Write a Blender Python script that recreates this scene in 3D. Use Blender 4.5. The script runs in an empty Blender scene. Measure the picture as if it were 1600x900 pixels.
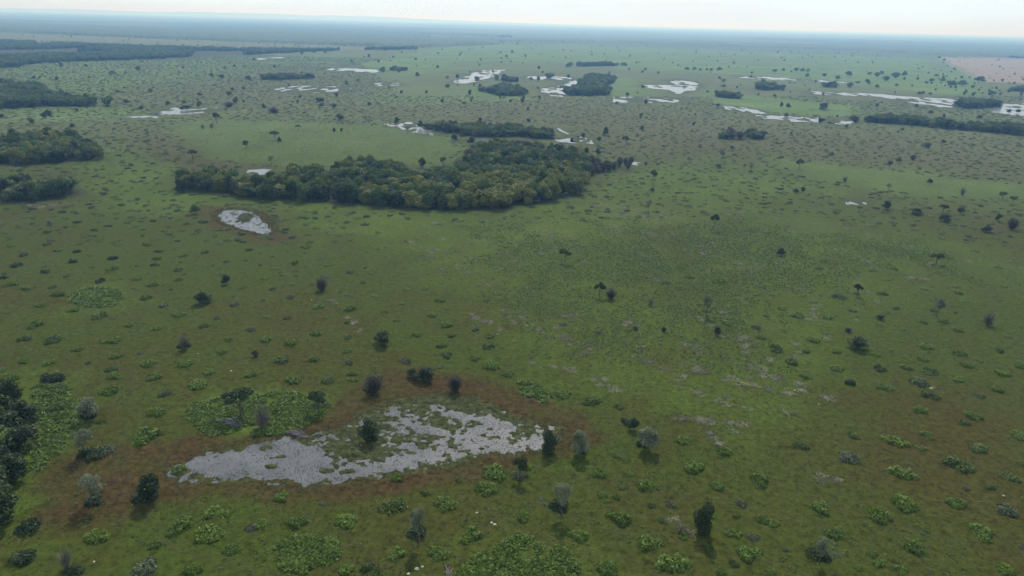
import bpy, math, random
import numpy as np

# ------------------------------------------------------------------ camera, world, sun
SC = bpy.context.scene
C = SC.collection
F_PX, CAM_H = 1142.0, 100.0
PITCH, ROLL = math.radians(20.05), math.radians(1.5)
R0 = np.array([1., 0, 0]); FW = np.array([0, math.cos(PITCH), -math.sin(PITCH)]); U0 = np.array([0, math.sin(PITCH), math.cos(PITCH)])
RT = math.cos(ROLL) * R0 + math.sin(ROLL) * U0
UP = -math.sin(ROLL) * R0 + math.cos(ROLL) * U0
CAM = np.array([0., 0., CAM_H])
from mathutils import Matrix
cd = bpy.data.cameras.new('camera'); cam = bpy.data.objects.new('camera', cd); C.objects.link(cam)
cd.sensor_width = 36; cd.lens = 36 * F_PX / 1600; cd.clip_start = 1; cd.clip_end = 200000
cam.matrix_world = Matrix(((RT[0], UP[0], -FW[0], 0), (RT[1], UP[1], -FW[1], 0), (RT[2], UP[2], -FW[2], CAM_H), (0, 0, 0, 1)))
SC.camera = cam

SUN_EL, SUN_AZ = math.radians(47), math.radians(3)      # azimuth measured from +Y (view direction) towards +X
w = bpy.data.worlds.new('World'); SC.world = w; w.use_nodes = True
wn = w.node_tree; wn.nodes.clear()
def N(nt, t, **k):
    n = nt.nodes.new(t)
    for a, b in k.items(): setattr(n, a, b)
    return n
sky = N(wn, 'ShaderNodeTexSky', sky_type='NISHITA', sun_disc=False, sun_elevation=SUN_EL, sun_rotation=SUN_AZ)
sky.altitude = 150; sky.air_density = 1.0; sky.dust_density = 2.0; sky.ozone_density = 1.0
tc = N(wn, 'ShaderNodeTexCoord')
mp = N(wn, 'ShaderNodeMapping'); mp.inputs['Scale'].default_value = (1, 1, 3.5)
nz = N(wn, 'ShaderNodeTexNoise'); nz.inputs['Scale'].default_value = 3.2; nz.inputs['Detail'].default_value = 7; nz.inputs['Roughness'].default_value = .55
rp = N(wn, 'ShaderNodeMapRange'); rp.inputs['From Min'].default_value = .30; rp.inputs['From Max'].default_value = .62; rp.inputs['To Min'].default_value = .50; rp.inputs['To Max'].default_value = .95
mx = N(wn, 'ShaderNodeMix', data_type='RGBA'); mx.inputs[7].default_value = (9.2, 10.6, 11.9, 1)
bg = N(wn, 'ShaderNodeBackground'); bg.inputs['Strength'].default_value = .1
wo = N(wn, 'ShaderNodeOutputWorld')
L = wn.links.new
L(tc.outputs['Generated'], mp.inputs[0]); L(mp.outputs[0], nz.inputs['Vector']); L(nz.outputs['Fac'], rp.inputs['Value'])
L(rp.outputs[0], mx.inputs[0]); L(sky.outputs[0], mx.inputs[6]); L(mx.outputs[2], bg.inputs[0]); L(bg.outputs[0], wo.inputs[0])

sd_ = bpy.data.lights.new('sun', 'SUN'); sd_.energy = 3.8; sd_.angle = math.radians(1.0); sd_.color = (1, .94, .84)
sun = bpy.data.objects.new('sun', sd_); C.objects.link(sun)
from mathutils import Vector
sv = Vector((math.sin(SUN_AZ) * math.cos(SUN_EL), math.cos(SUN_AZ) * math.cos(SUN_EL), math.sin(SUN_EL)))
sun.rotation_euler = sv.to_track_quat('Z', 'Y').to_euler(); sun.location = (0, 0, 240)
SC.view_settings.view_transform = 'Standard'; SC.view_settings.look = 'None'
SC.view_settings.exposure = 0.0; SC.view_settings.gamma = 1
SC.cycles.use_denoising = True; SC.cycles.max_bounces = 5; SC.cycles.transmission_bounces = 3; SC.cycles.volume_bounces = 0
SC.cycles.sample_clamp_indirect = 4

# ------------------------------------------------------------------ helpers
rng = np.random.default_rng(7)
def unp(x, y, z=0.):
    """photograph point -> place on the plane of height z"""
    x = np.asarray(x, float); y = np.asarray(y, float)
    u = (x - 800) / F_PX; v = (450 - y) / F_PX
    d = FW + u[..., None] * RT + v[..., None] * UP
    t = (z - CAM_H) / np.minimum(d[..., 2], -1e-4)
    return (CAM + d * t[..., None])[..., :2]
def pxm(p):
    """photograph pixels per metre at ground point p"""
    return F_PX / ((p[0] * 0 + p[1]) * FW[1] + CAM_H * -FW[2])
def project(p):
    q = np.asarray(p, float) - CAM
    d = q @ FW
    return 800 + F_PX * (q @ RT) / d, 450 - F_PX * (q @ UP) / d

def hash2(ix, iy, s):
    h = (ix.astype(np.int64) * 374761393 + iy.astype(np.int64) * 668265263 + s * 974634777) & 0x7fffffff
    h = ((h ^ (h >> 13)) * 1274126177) & 0x7fffffff
    h = (h ^ (h >> 16)) & 0xffff
    return h / 65535.0
def vnoise(x, y, s=0):
    ix = np.floor(x); iy = np.floor(y); fx = x - ix; fy = y - iy
    fx = fx * fx * (3 - 2 * fx); fy = fy * fy * (3 - 2 * fy)
    a = hash2(ix, iy, s); b = hash2(ix + 1, iy, s); c = hash2(ix, iy + 1, s); d = hash2(ix + 1, iy + 1, s)
    return (a + (b - a) * fx) * (1 - fy) + (c + (d - c) * fx) * fy
def fbm(x, y, s=0, o=4):
    r = 0; a = .5; t = 0
    for k in range(o):
        r = r + a * vnoise(x * 2 ** k + 17.3 * k, y * 2 ** k - 9.1 * k, s + k); t += a; a *= .55
    return r / t * 2 - 1
def polyw(pts, z=0.): return unp([p[0] for p in pts], [p[1] for p in pts], z)
def sdist(P, Q):
    """signed distance (inside positive) of points P to closed polygon Q, only near its box"""
    x, y = P[:, 0], P[:, 1]; d = np.full(len(P), 1e9); ins = np.zeros(len(P), bool)
    for k in range(len(Q)):
        a = Q[k]; b = Q[(k + 1) % len(Q)]; e = b - a
        t = np.clip(((x - a[0]) * e[0] + (y - a[1]) * e[1]) / max(e @ e, 1e-9), 0, 1)
        d = np.minimum(d, np.hypot(x - a[0] - t * e[0], y - a[1] - t * e[1]))
        c = (a[1] > y) != (b[1] > y)
        if a[1] != b[1]: ins ^= c & (x < (b[0] - a[0]) * (y - a[1]) / (b[1] - a[1]) + a[0])
    return np.where(ins, d, -d)
def sdbox(P, Q, margin):
    r = np.full(len(P), -1e9)
    m = (P[:, 0] > Q[:, 0].min() - margin) & (P[:, 0] < Q[:, 0].max() + margin) & (P[:, 1] > Q[:, 1].min() - margin) & (P[:, 1] < Q[:, 1].max() + margin)
    if m.any(): r[m] = sdist(P[m], Q)
    return r
def ldist(P, Q):
    x, y = P[:, 0], P[:, 1]; d = np.full(len(P), 1e9)
    for k in range(len(Q) - 1):
        a = Q[k]; b = Q[k + 1]; e = b - a
        t = np.clip(((x - a[0]) * e[0] + (y - a[1]) * e[1]) / max(e @ e, 1e-9), 0, 1)
        d = np.minimum(d, np.hypot(x - a[0] - t * e[0], y - a[1] - t * e[1]))
    return d
def sst(x, a, b):
    t = np.clip((x - a) / (b - a), 0, 1); return t * t * (3 - 2 * t)

def mesh_from(name, V, Fc, mat, smooth=False, attrs=None, cattr=None):
    """V (n,3), Fc (m,k) all faces with k corners"""
    V = np.asarray(V, np.float32); Fc = np.asarray(Fc, np.int32)
    me = bpy.data.meshes.new(name); me.vertices.add(len(V)); me.vertices.foreach_set('co', V.ravel())
    k = Fc.shape[1]; me.loops.add(Fc.size); me.loops.foreach_set('vertex_index', Fc.ravel())
    me.polygons.add(len(Fc)); me.polygons.foreach_set('loop_start', np.arange(0, Fc.size, k, dtype=np.int32))
    try: me.polygons.foreach_set('loop_total', np.full(len(Fc), k, np.int32))
    except Exception: pass
    me.update(calc_edges=True)
    if smooth: me.polygons.foreach_set('use_smooth', np.ones(len(Fc), bool))
    for an, av in (attrs or {}).items():
        dom = 'POINT' if len(av) == len(V) and not an.startswith('f_') else 'FACE'
        a = me.attributes.new(an, 'FLOAT', dom); a.data.foreach_set('value', np.asarray(av, np.float32))
    if mat: me.materials.append(mat)
    return me
def obj(name, me, parent=None, **props):
    o = bpy.data.objects.new(name, me); C.objects.link(o)
    if parent: o.parent = parent
    for k, v in props.items():
        if v: o[k] = v
    return o

# ------------------------------------------------------------------ materials
def newmat(name):
    m = bpy.data.materials.new(name); m.use_nodes = True; nt = m.node_tree; nt.nodes.clear()
    out = N(nt, 'ShaderNodeOutputMaterial'); return m, nt, out
def rgb(*c): return (c[0], c[1], c[2], 1)
def mixc(nt, fac, a, b):
    m = N(nt, 'ShaderNodeMix', data_type='RGBA')
    for s, v in ((0, fac), (6, a), (7, b)):
        if isinstance(v, bpy.types.NodeSocket): nt.links.new(v, m.inputs[s])
        else: m.inputs[s].default_value = v
    return m.outputs[2]
def mth(nt, op, a, b=0., clamp=False):
    m = N(nt, 'ShaderNodeMath', operation=op, use_clamp=clamp)
    for s, v in ((0, a), (1, b)):
        if isinstance(v, bpy.types.NodeSocket): nt.links.new(v, m.inputs[s])
        else: m.inputs[s].default_value = v
    return m.outputs[0]
def rng_(nt, v, a, b, c=0., d=1.):
    m = N(nt, 'ShaderNodeMapRange'); nt.links.new(v, m.inputs['Value'])
    for k, x in zip(('From Min', 'From Max', 'To Min', 'To Max'), (a, b, c, d)): m.inputs[k].default_value = x
    return m.outputs[0]
def attr(nt, n): a = N(nt, 'ShaderNodeAttribute', attribute_name=n); return a.outputs['Fac']
def noise(nt, vec, scale, detail=4, rough=.55):
    n = N(nt, 'ShaderNodeTexNoise'); n.inputs['Scale'].default_value = scale; n.inputs['Detail'].default_value = detail; n.inputs['Roughness'].default_value = rough
    nt.links.new(vec, n.inputs['Vector']); return n.outputs['Fac']

def leaf_mat(name, dark, light, trans=.3, spread=.5):
    m, nt, out = newmat(name)
    oi = N(nt, 'ShaderNodeObjectInfo')
    f = mth(nt, 'ADD', attr(nt, 'f_tone'), mth(nt, 'MULTIPLY', mth(nt, 'SUBTRACT', oi.outputs['Random'], .5), spread), clamp=True)
    col = mixc(nt, f, rgb(*dark), rgb(*light))
    d = N(nt, 'ShaderNodeBsdfPrincipled'); d.inputs['Roughness'].default_value = .55; d.inputs['Specular IOR Level'].default_value = .25
    nt.links.new(col, d.inputs['Base Color'])
    t = N(nt, 'ShaderNodeBsdfTranslucent'); nt.links.new(mixc(nt, .35, col, rgb(.10, .16, .02)), t.inputs['Color'])
    s = N(nt, 'ShaderNodeMixShader'); s.inputs[0].default_value = trans
    nt.links.new(d.outputs[0], s.inputs[1]); nt.links.new(t.outputs[0], s.inputs[2]); nt.links.new(s.outputs[0], out.inputs[0])
    return m
def flat_mat(name, a, b, scale=2., rough=.9):
    m, nt, out = newmat(name); tcn = N(nt, 'ShaderNodeTexCoord')
    col = mixc(nt, rng_(nt, noise(nt, tcn.outputs['Object'], scale), .35, .65), rgb(*a), rgb(*b))
    d = N(nt, 'ShaderNodeBsdfPrincipled'); d.inputs['Roughness'].default_value = rough; d.inputs['Specular IOR Level'].default_value = .2
    nt.links.new(col, d.inputs['Base Color']); nt.links.new(d.outputs[0], out.inputs[0]); return m

M_WOOD = leaf_mat('wood_leaves', (.013, .028, .012), (.095, .142, .034), .3, .9)
M_OLIVE = leaf_mat('olive_leaves', (.055, .080, .018), (.215, .220, .045), .25, .5)
M_DARK = leaf_mat('dark_leaves', (.012, .024, .011), (.046, .070, .024), .18, .4)
M_PALE = leaf_mat('pale_leaves', (.09, .11, .070), (.260, .285, .190), .38, .4)
M_GREYTW = leaf_mat('grey_twigs', (.042, .038, .032), (.115, .103, .085), .05, .3)
M_DEAD = leaf_mat('dead_wood', (.10, .09, .07), (.24, .22, .175), .0, .3)
M_SHRUB = {'bright': leaf_mat('bright_shrub_leaves', (.024, .052, .007), (.150, .228, .034), .28, .3),
           'dull': leaf_mat('dull_shrub_leaves', (.022, .044, .009), (.112, .162, .032), .25, .4),
           'dark': leaf_mat('dark_shrub_leaves', (.016, .030, .014), (.040, .068, .024), .2, .3),
           'greyish': leaf_mat('greyish_shrub_leaves', (.036, .050, .024), (.120, .140, .075), .12, .3)}
M_GRASS = leaf_mat('grass_blades', (.060, .075, .020), (.120, .145, .040), .4, .5)
M_STRAW = leaf_mat('straw_blades', (.10, .10, .05), (.27, .27, .18), .15, .4)
M_MARSH = leaf_mat('marsh_blades', (.04, .045, .02), (.10, .105, .04), .2, .6)
M_BARK = flat_mat('bark', (.05, .042, .035), (.13, .115, .10), 3)
M_STONE = flat_mat('pale_stone', (.24, .21, .17), (.42, .39, .33), 3)
M_CANOPY = flat_mat('far_canopy', (.022, .040, .020), (.045, .070, .030), .05)

# ------------------------------------------------------------------ layout, read off the photograph
MAIN_POND = [(252,735),(270,722),(300,712),(340,700),(400,690),(455,680),(490,676),(520,665),(560,645),(600,630),(640,622),(690,614),(745,622),(790,645),(830,655),(870,660),(892,680),(885,692),(840,702),(780,713),(720,726),(660,737),(600,747),(540,758),(470,763),(400,757),(330,750),(280,752)]
BROWN_FRINGE = [(60,770),(110,700),(230,690),(330,680),(450,668),(510,640),(560,605),(600,582),(640,572),(700,585),(760,592),(830,615),(930,655),(940,690),(880,710),(760,748),(650,765),(540,790),(430,785),(350,775),(250,790),(150,825),(70,815)]
POND2 = [(335,334),(348,328),(368,326),(390,328),(404,334),(418,343),(432,360),(414,365),(396,365),(380,359),(362,352),(345,345)]
WATERS = [  # polygon, water share (threshold), name of place
 ([(597,193),(640,190),(655,194),(662,201),(697,206),(697,212),(660,211),(625,201)], .35),
 ([(738,217),(770,214),(768,222),(742,227)], .3),
 ([(795,217),(835,218),(850,229),(838,231),(818,225)], .2),
 ([(868,199),(884,206),(893,212),(900,223),(873,221),(846,217),(847,214),(874,216),(884,213),(874,206)], .6),
 ([(896,210),(930,219),(925,224),(900,220)], .2),
 ([(382,265),(425,262),(424,272),(385,274)], .5),
 ([(986,250),(999,251),(998,258),(986,258)], .5),
 ([(505,105),(560,107),(595,109),(590,113),(540,112),(512,109)], .5),
 ([(578,128),(625,129),(630,134),(585,134)], .15),
 ([(425,134),(530,133),(560,140),(520,146),(430,143)], -.35),
 ([(705,130),(730,119),(750,109),(788,109),(780,118),(752,125),(728,131)], .55),
 ([(820,119),(880,120),(910,123),(905,130),(890,136),(868,136),(880,127),(822,123)], .4),
 ([(842,139),(868,134),(900,137),(885,152),(855,150)], .3),
 ([(1000,136),(1040,140),(1060,147),(1088,141),(1096,131),(1062,123),(1038,124),(1052,133),(1005,131)], .35),
 ([(952,152),(1000,150),(1068,154),(1062,160),(958,160)], .1),
 ([(1120,163),(1170,168),(1205,176),(1190,179),(1125,169)], .1),
 ([(1182,180),(1230,180),(1294,185),(1290,193),(1235,189),(1190,185)], .4),
 ([(1288,186),(1336,190),(1334,196),(1290,192)], .2),
 ([(1262,142),(1345,145),(1400,148),(1440,152),(1494,154),(1496,168),(1440,165),(1400,155),(1345,150),(1265,147)], .45),
 ([(1545,174),(1562,162),(1660,160),(1660,184),(1578,179)], .5),
 ([(243,170),(270,167),(300,170),(345,166),(346,174),(300,178),(250,179)], .1),
 ([(182,181),(250,180),(252,184),(184,185)], .2),
 ([(1318,314),(1340,310),(1358,315),(1352,321),(1325,319)], .0),
 ([(395,91),(440,88),(445,91),(400,94)], .1), ([(1150,118),(1280,124),(1340,130),(1280,128),(1160,122)], .0),
 ([(1480,78),(1500,79),(1499,81),(1480,80)], .0)]
# woods: (name words, base edge points, crown-top edge points (read at tree height), height m, spacing m, kind mix)
WOODS = {
 'central wood': dict(front=[(283,290),(300,297),(345,301),(375,306),(395,312),(440,311),(500,317),(545,321),(590,323),(640,324),(700,328),(770,329),(820,322),(870,314),(905,307),(915,293),(920,278),(950,269),(985,259)],
      back=[(985,250),(940,240),(900,232),(850,221),(800,217),(750,218),(735,224),(722,245),(690,258),(655,262),(640,262),(622,246),(560,243),(530,246),(515,262),(480,256),(462,250),(442,262),(435,270),(385,271),(385,275),(345,268),(322,262),(300,268),(281,278)], h=10.5, sp=7.2),
 'northern wood': dict(front=[(655,200),(690,206),(720,213),(760,216),(800,214),(840,218),(884,216)], back=[(885,208),(850,197),(790,190),(740,189),(700,188),(665,189),(655,193)], h=8, sp=7),
 'upper left wood': dict(front=[(-60,262),(0,257),(40,258),(100,254),(172,248)], back=[(173,240),(160,226),(140,213),(110,203),(85,197),(60,203),(30,204),(0,208),(-60,208)], h=11, sp=7.5),
 'lower left wood': dict(front=[(-50,316),(0,313),(60,318),(78,312),(95,312),(118,308),(142,302)], back=[(143,285),(125,273),(105,272),(85,279),(60,271),(25,271),(0,276),(-50,275)], h=10, sp=8.5),
 'long wood at the upper left edge': dict(front=[(-60,172),(0,172),(60,167),(150,166),(177,163)], back=[(170,155),(140,149),(105,145),(80,136),(62,128),(0,122),(-60,120)], h=11, sp=9),
 'flat islet left of the lakes': dict(front=[(388,124),(430,126),(488,123)], back=[(486,117),(455,113),(420,113),(390,118)], h=9, sp=9),
 'smallest far islet': dict(front=[(595,111),(643,111)], back=[(640,105),(615,102),(597,106)], h=9, sp=9),
 'back islet between the lakes': dict(front=[(773,125),(800,129),(819,127)], back=[(815,120),(795,116),(776,118)], h=10, sp=9),
 'round islet between the lakes': dict(front=[(752,142),(775,149),(800,151),(832,147)], back=[(829,138),(805,133),(790,128),(770,131),(755,135)], h=10, sp=8.5),
 'two lobed islet': dict(front=[(879,147),(895,150),(950,150),(953,143),(942,137),(963,127)], back=[(962,119),(945,114),(922,113),(906,121),(903,130),(882,139)], h=11, sp=8.5),
 'tiny islet beside the two lobed one': dict(front=[(854,120),(872,120)], back=[(869,115),(860,115),(855,117)], h=9, sp=9),
 'farthest strip of wood': dict(front=[(883,104),(925,104),(984,103)], back=[(978,97),(940,96),(900,97),(884,100)], h=11, sp=11),
 'islet on the bright pasture': dict(front=[(1171,139),(1195,142),(1225,140)], back=[(1224,134),(1210,127),(1188,126),(1173,132)], h=11, sp=9),
 'low islet on the bright pasture': dict(front=[(1116,151),(1145,155),(1172,155)], back=[(1171,148),(1145,142),(1118,141)], h=9, sp=9),
 'islet right of the bright pasture': dict(front=[(1266,170),(1290,173),(1311,172)], back=[(1309,163),(1290,159),(1268,163)], h=10, sp=8.5),
 'pair of thin groves': dict(front=[(1282,135),(1306,136)], back=[(1305,130),(1283,129)], h=10, sp=10),
 'thin grove beside the long lake': dict(front=[(1311,136),(1345,137)], back=[(1343,130),(1313,129)], h=10, sp=10),
 'wood in the right hand lake': dict(front=[(1491,168),(1520,171),(1562,167)], back=[(1558,155),(1525,152),(1495,154)], h=10, sp=9),
 'long wood at the right edge': dict(front=[(1333,190),(1360,192),(1450,199),(1520,206),(1600,213),(1680,220)], back=[(1680,198),(1600,191),(1560,187),(1520,190),(1480,184),(1450,183),(1420,178),(1360,176),(1335,181)], h=9.5, sp=8.5),
 'grey thicket right of centre': dict(front=[(1118,216),(1150,221),(1198,217)], back=[(1196,204),(1185,197),(1165,203),(1150,196),(1130,198),(1118,206)], h=8, sp=10),
 'far grove at the right edge': dict(front=[(1560,142),(1600,144),(1660,145)], back=[(1660,135),(1600,133),(1562,136)], h=9, sp=12),
}
BAND = dict(front=[(-80,108),(0,107),(60,99),(130,96),(280,91),(400,85),(530,79),(650,76)], back=[(650,73),(530,74),(400,74),(270,71),(130,66),(0,61),(-80,60)])
SHEETS = [([(-160,47),(0,50),(270,61),(540,71),(650,74),(775,70),(745,67),(540,55),(300,46),(0,37),(-160,33)], 14),
          ([(1060,66),(1200,68),(1340,73),(1480,80),(1700,88),(1700,95),(1480,86),(1340,79),(1200,74),(1060,70)], 12),
          ([(780,62),(900,63),(1060,66),(1060,69),(900,66),(780,65)], 12),
          ([(1180,60),(1400,64),(1600,72),(1600,75),(1400,68),(1180,62)], 13),
          ([(300,40),(560,47),(800,56),(800,58),(560,50),(300,43)], 13)]
def wood_poly(W):
    b = W.get('h', 10) * .85
    P = list(polyw(W['front'])) + list(polyw(W['back'], b))
    return np.array(P)

# green / brown / pale ground, soft-edged: (polygon, strength, softness as share of distance)
GREENS = [([(250,196),(330,186),(600,196),(700,213),(728,233),(700,256),(640,258),(400,262),(300,242)], .62, .02),
          ([(140,235),(250,240),(300,268),(280,300),(330,306),(420,322),(330,325),(280,330),(150,330),(130,260)], .8, .04),
          ([(430,318),(640,330),(780,332),(920,300),(1000,262),(1180,262),(1300,300),(1100,335),(900,400),(640,400),(450,350)], .75, .05),
          ([(600,350),(950,335),(1250,325),(1600,395),(1640,470),(1450,450),(1280,560),(1250,640),(1150,690),(1000,645),(850,590),(780,510),(640,440)], .45, .06),
          ([(560,100),(700,70),(900,70),(1200,82),(1460,92),(1530,125),(1530,150),(1260,140),(1130,130),(960,108),(880,110),(700,108),(600,130)], 1.15, .03),
          ([(620,130),(720,135),(840,155),(640,166),(540,160)], .9, .03),
          ([(1100,140),(1250,158),(1330,165),(1330,182),(1200,176),(1110,160)], 1.2, .02),
          ([(930,120),(1010,115),(1010,150),(950,150)], .9, .03),
          ([(1200,245),(1350,262),(1620,290),(1620,315),(1450,310),(1230,275)], .7, .03),
          ([(0,100),(400,88),(560,82),(600,95),(400,105),(390,115),(280,130),(120,150),(60,125),(0,118)], .7, .03),
          ([(45,590),(110,590),(125,640),(110,700),(60,760),(20,860),(0,860),(0,590)], 1., .05),
          ([(285,640),(330,615),(430,610),(500,620),(510,650),(470,672),(400,682),(320,680)], 1., .03),
          ([(0,172),(180,166),(250,176),(180,186),(0,192)], .8, .02),
          ([(100,440),(200,440),(210,480),(110,485)], .7, .04),
          ([(700,870),(800,830),(920,860),(960,910),(700,915)], .8, .05)]
BROWNS = [(BROWN_FRINGE, 1.05, .02),
          ([(318,324),(380,319),(430,336),(452,372),(400,376),(340,360),(315,340)], 1.1, .02),
          ([(560,166),(900,155),(1200,185),(1340,200),(1620,220),(1620,285),(1350,255),(1200,240),(1000,240),(930,228),(900,200),(640,186)], .85, .04),
          ([(180,196),(250,196),(330,245),(420,262),(300,268),(220,240)], .85, .03),
          ([(420,120),(620,112),(760,150),(560,165),(400,165),(260,160),(250,130)], .6, .05),
          ([(690,97),(880,97),(990,108),(1200,118),(1340,132),(1500,150),(1330,158),(1130,132),(1000,125),(880,112),(700,104)], .75, .02),
          ([(1100,85),(1260,92),(1260,102),(1120,100)], .4, .03),
          ([(720,205),(900,212),(960,225),(1000,245),(940,238),(850,215),(740,222)], .7, .02),
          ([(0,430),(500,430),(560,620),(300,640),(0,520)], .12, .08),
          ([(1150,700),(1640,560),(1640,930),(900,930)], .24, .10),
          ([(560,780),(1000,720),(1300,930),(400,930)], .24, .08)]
PINKS = [([(1460,89),(1700,92),(1700,133),(1540,128),(1506,108)], 1., .004),
         ([(-80,51),(0,52),(270,62),(540,73),(640,76),(530,79),(400,72),(130,64),(-80,58)], .22, .006)]
LANES = [([(1452,88),(1475,97),(1502,110),(1535,128)], 5.), ([(640,166),(720,160),(888,152),(1010,150)], 1.5), ([(0,184),(250,182),(400,172),(560,164)], 1.5)]
# pale stripes of dead brush and bare sand in the scrub: polyline, half width m, strength
STRIPES = [([(935,318),(1000,330),(1060,340)], 5, .8), ([(960,332),(1040,348)], 3, .7), ([(1160,566),(1180,578),(1255,610)], 1.6, 1.), ([(1075,572),(1130,590),(1185,604)], 1.8, .8),
           ([(1050,655),(1110,655),(1160,668)], 1.5, .9), ([(1110,684),(1140,702)], 1.3, .9), ([(770,488),(800,498),(862,516)], 3.0, .8), ([(735,490),(790,520)], 1.6, .6),
           ([(1200,608),(1245,620)], 1.2, .6), ([(668,391),(715,393)], 2.2, .9), ([(870,525),(920,548)], 1.2, .7), ([(820,560),(900,580),(960,610)], 1.6, .5), ([(990,560),(1050,578)], 1.4, .6),
           ([(1060,600),(1120,625),(1180,640)], 1.2, .5), ([(50,650),(56,680)], .6, .9), ([(1225,640),(1265,655)], 1., .7), ([(1330,405),(1365,410)], 1.6, .7), ([(1410,430),(1450,438)], 1.5, .5),
           ([(1100,330),(1300,350),(1400,380)], 2.5, .35), ([(1270,745),(1316,750)], .7, .6), ([(1055,810),(1075,832)], 1.6, .7), ([(0,305),(60,325),(140,312)], 5, .6), ([(1430,600),(1460,606)], 1., .8),
           ([(640,380),(760,440),(800,470)], 1.6, .3), ([(520,470),(560,520)], .8, .3), ([(1290,622),(1330,628)], .8, .6)]
SCRUB = [(610,350),(950,335),(1250,325),(1600,395),(1660,470),(1450,450),(1280,560),(1270,640),(1150,700),(1000,650),(850,600),(780,520),(640,445)]
CHANNELS = [([(610,640),(640,662),(700,680),(738,680),(762,663),(795,668)], 1.6, .9), ([(560,742),(600,733),(680,712),(780,702),(875,690)], 2.6, .9), ([(675,634),(720,648),(760,652),(790,680),(785,694)], 1.5, .9),
            ([(762,663),(735,685),(715,702)], 1.3, .8), ([(590,690),(640,700),(680,708)], 1.2, .6), ([(500,645),(560,660),(640,660)], .8, .5), ([(700,690),(770,690)], 2.5, .6), ([(620,715),(700,700)], 2., .5)]
ISLETS = [((283,735), 16, 6), ((417,700), 11, 5), ((423,728), 11, 4), ((440,712), 9, 3), ((555,707), 26, 8), ((600,665), 12, 5), ((510,735), 14, 4), ((545,735), 12, 4), ((455,758), 14, 5), ((625,748), 15, 6)]

# ------------------------------------------------------------------ the ground sheet
MP = polyw(MAIN_POND); P2 = polyw(POND2)
GZ_WATER = -.20
def ellipse_field(P, c, rx, ry, soft=.5):
    """1 inside an oval that the photograph shows rx by ry pixels about c"""
    w0 = unp(*[np.array([v]) for v in c])[0]; s = pxm(w0); dep = (unp(c[0], c[1] + 1) - unp(c[0], c[1] - 1))
    my = np.hypot(*dep) / 2
    q = np.hypot((P[:, 0] - w0[0]) * s / rx, (P[:, 1] - w0[1]) / my / ry)
    return 1 - sst(q, 1 - soft, 1 + soft * .4)
def pond_height(P):
    """terrain height and how wet the soil is"""
    n = len(P); z = np.zeros(n); wet = np.zeros(n)
    x, y = P[:, 0], P[:, 1]
    m = (np.abs(x) < 110) & (y > 100) & (y < 240)
    if m.any():
        Q = P[m]; qx, qy = Q[:, 0], Q[:, 1]
        sd = sdist(Q, MP) + 2.5 * fbm(qx / 7, qy / 7, 3, 4) + 3.2 * fbm(qx / 2.0, qy / 2.0, 5, 3)
        inside = sst(sd, -3.0, 5.0)
        px, _ = project(np.c_[Q, np.zeros(len(Q))])
        t = -.02 + np.interp(px, [250, 300, 480, 520, 600, 700, 800, 850, 900], [.85, 1.05, .9, .45, -.2, -.38, -.32, .25, .6])
        t -= .95 * ellipse_field(Q, (545, 690), 70, 30) ; t -= .7 * ellipse_field(Q, (470, 725), 1, 1)
        t -= .4 * ellipse_field(Q, (690, 630), 90, 16); t -= .4 * ellipse_field(Q, (815, 672), 25, 9)
        for l, wd, st in CHANNELS:
            dd = ldist(Q, polyw(l)) + 1.2 * fbm(qx / 3, qy / 3, 9, 3)
            t += 1.25 * st * np.exp(-(np.maximum(dd, 0) / wd) ** 2)
        for c, rx, ry in ISLETS: t -= 2.0 * ellipse_field(Q, c, rx, ry, .35)
        nn = .75 * fbm(qx / 4.5, qy / 4.5, 21, 3) + 1.6 * fbm(qx / 1.3, qy / 1.3, 31, 3)
        zz = GZ_WATER + .16 * (nn - t)
        z[m] = inside * zz; wet[m] = sst(sd, -1.5, 2.5)
    m = (x > -160) & (x < -90) & (y > 300) & (y < 480)
    if m.any():
        Q = P[m]; qx, qy = Q[:, 0], Q[:, 1]
        sd = sdist(Q, P2) + 2.5 * fbm(qx / 8, qy / 8, 4, 3)
        t = .55 - 1.6 * ellipse_field(Q, (380, 342), 19, 7, .5) + .9 * np.exp(-(ldist(Q, polyw([(350,338),(375,350),(392,358)])) / 4.) ** 2)
        nn = .6 * fbm(qx / 5, qy / 7, 41, 3) + 1.9 * fbm(qx / 1.8, qy / 2.5, 43, 2)
        z[m] = sst(sd, -1.5, 3) * (GZ_WATER + .16 * (nn - t)); wet[m] = sst(sd, -1.5, 2.5)
    for k, (pl, share) in enumerate(WATERS):
        Q = polyw(pl); c = Q.mean(0); D = np.hypot(*c); mg = .02 * D
        m = (x > Q[:, 0].min() - mg) & (x < Q[:, 0].max() + mg) & (y > Q[:, 1].min() - mg * 2) & (y < Q[:, 1].max() + mg * 2)
        if not m.any(): continue
        S = P[m]; a = D / 100.
        sd = sdist(S, Q) + .009 * D * fbm(S[:, 0] / a, S[:, 1] / a / 2.2, 50 + k, 4)
        nn = .9 * fbm(S[:, 0] / (a * 1.6), S[:, 1] / (a * 4), 60 + k, 3) + 2.2 * fbm(S[:, 0] / (a * .8), S[:, 1] / (a * 1.9), 90 + k, 3)
        zz = sst(sd, -.002 * D, .004 * D) * (GZ_WATER + .2 * (nn - share * .8 + .06))
        z[m] = np.minimum(z[m], zz) if True else zz; wet[m] = np.maximum(wet[m], sst(sd, -.012 * D, .003 * D))
    return z, wet

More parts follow.
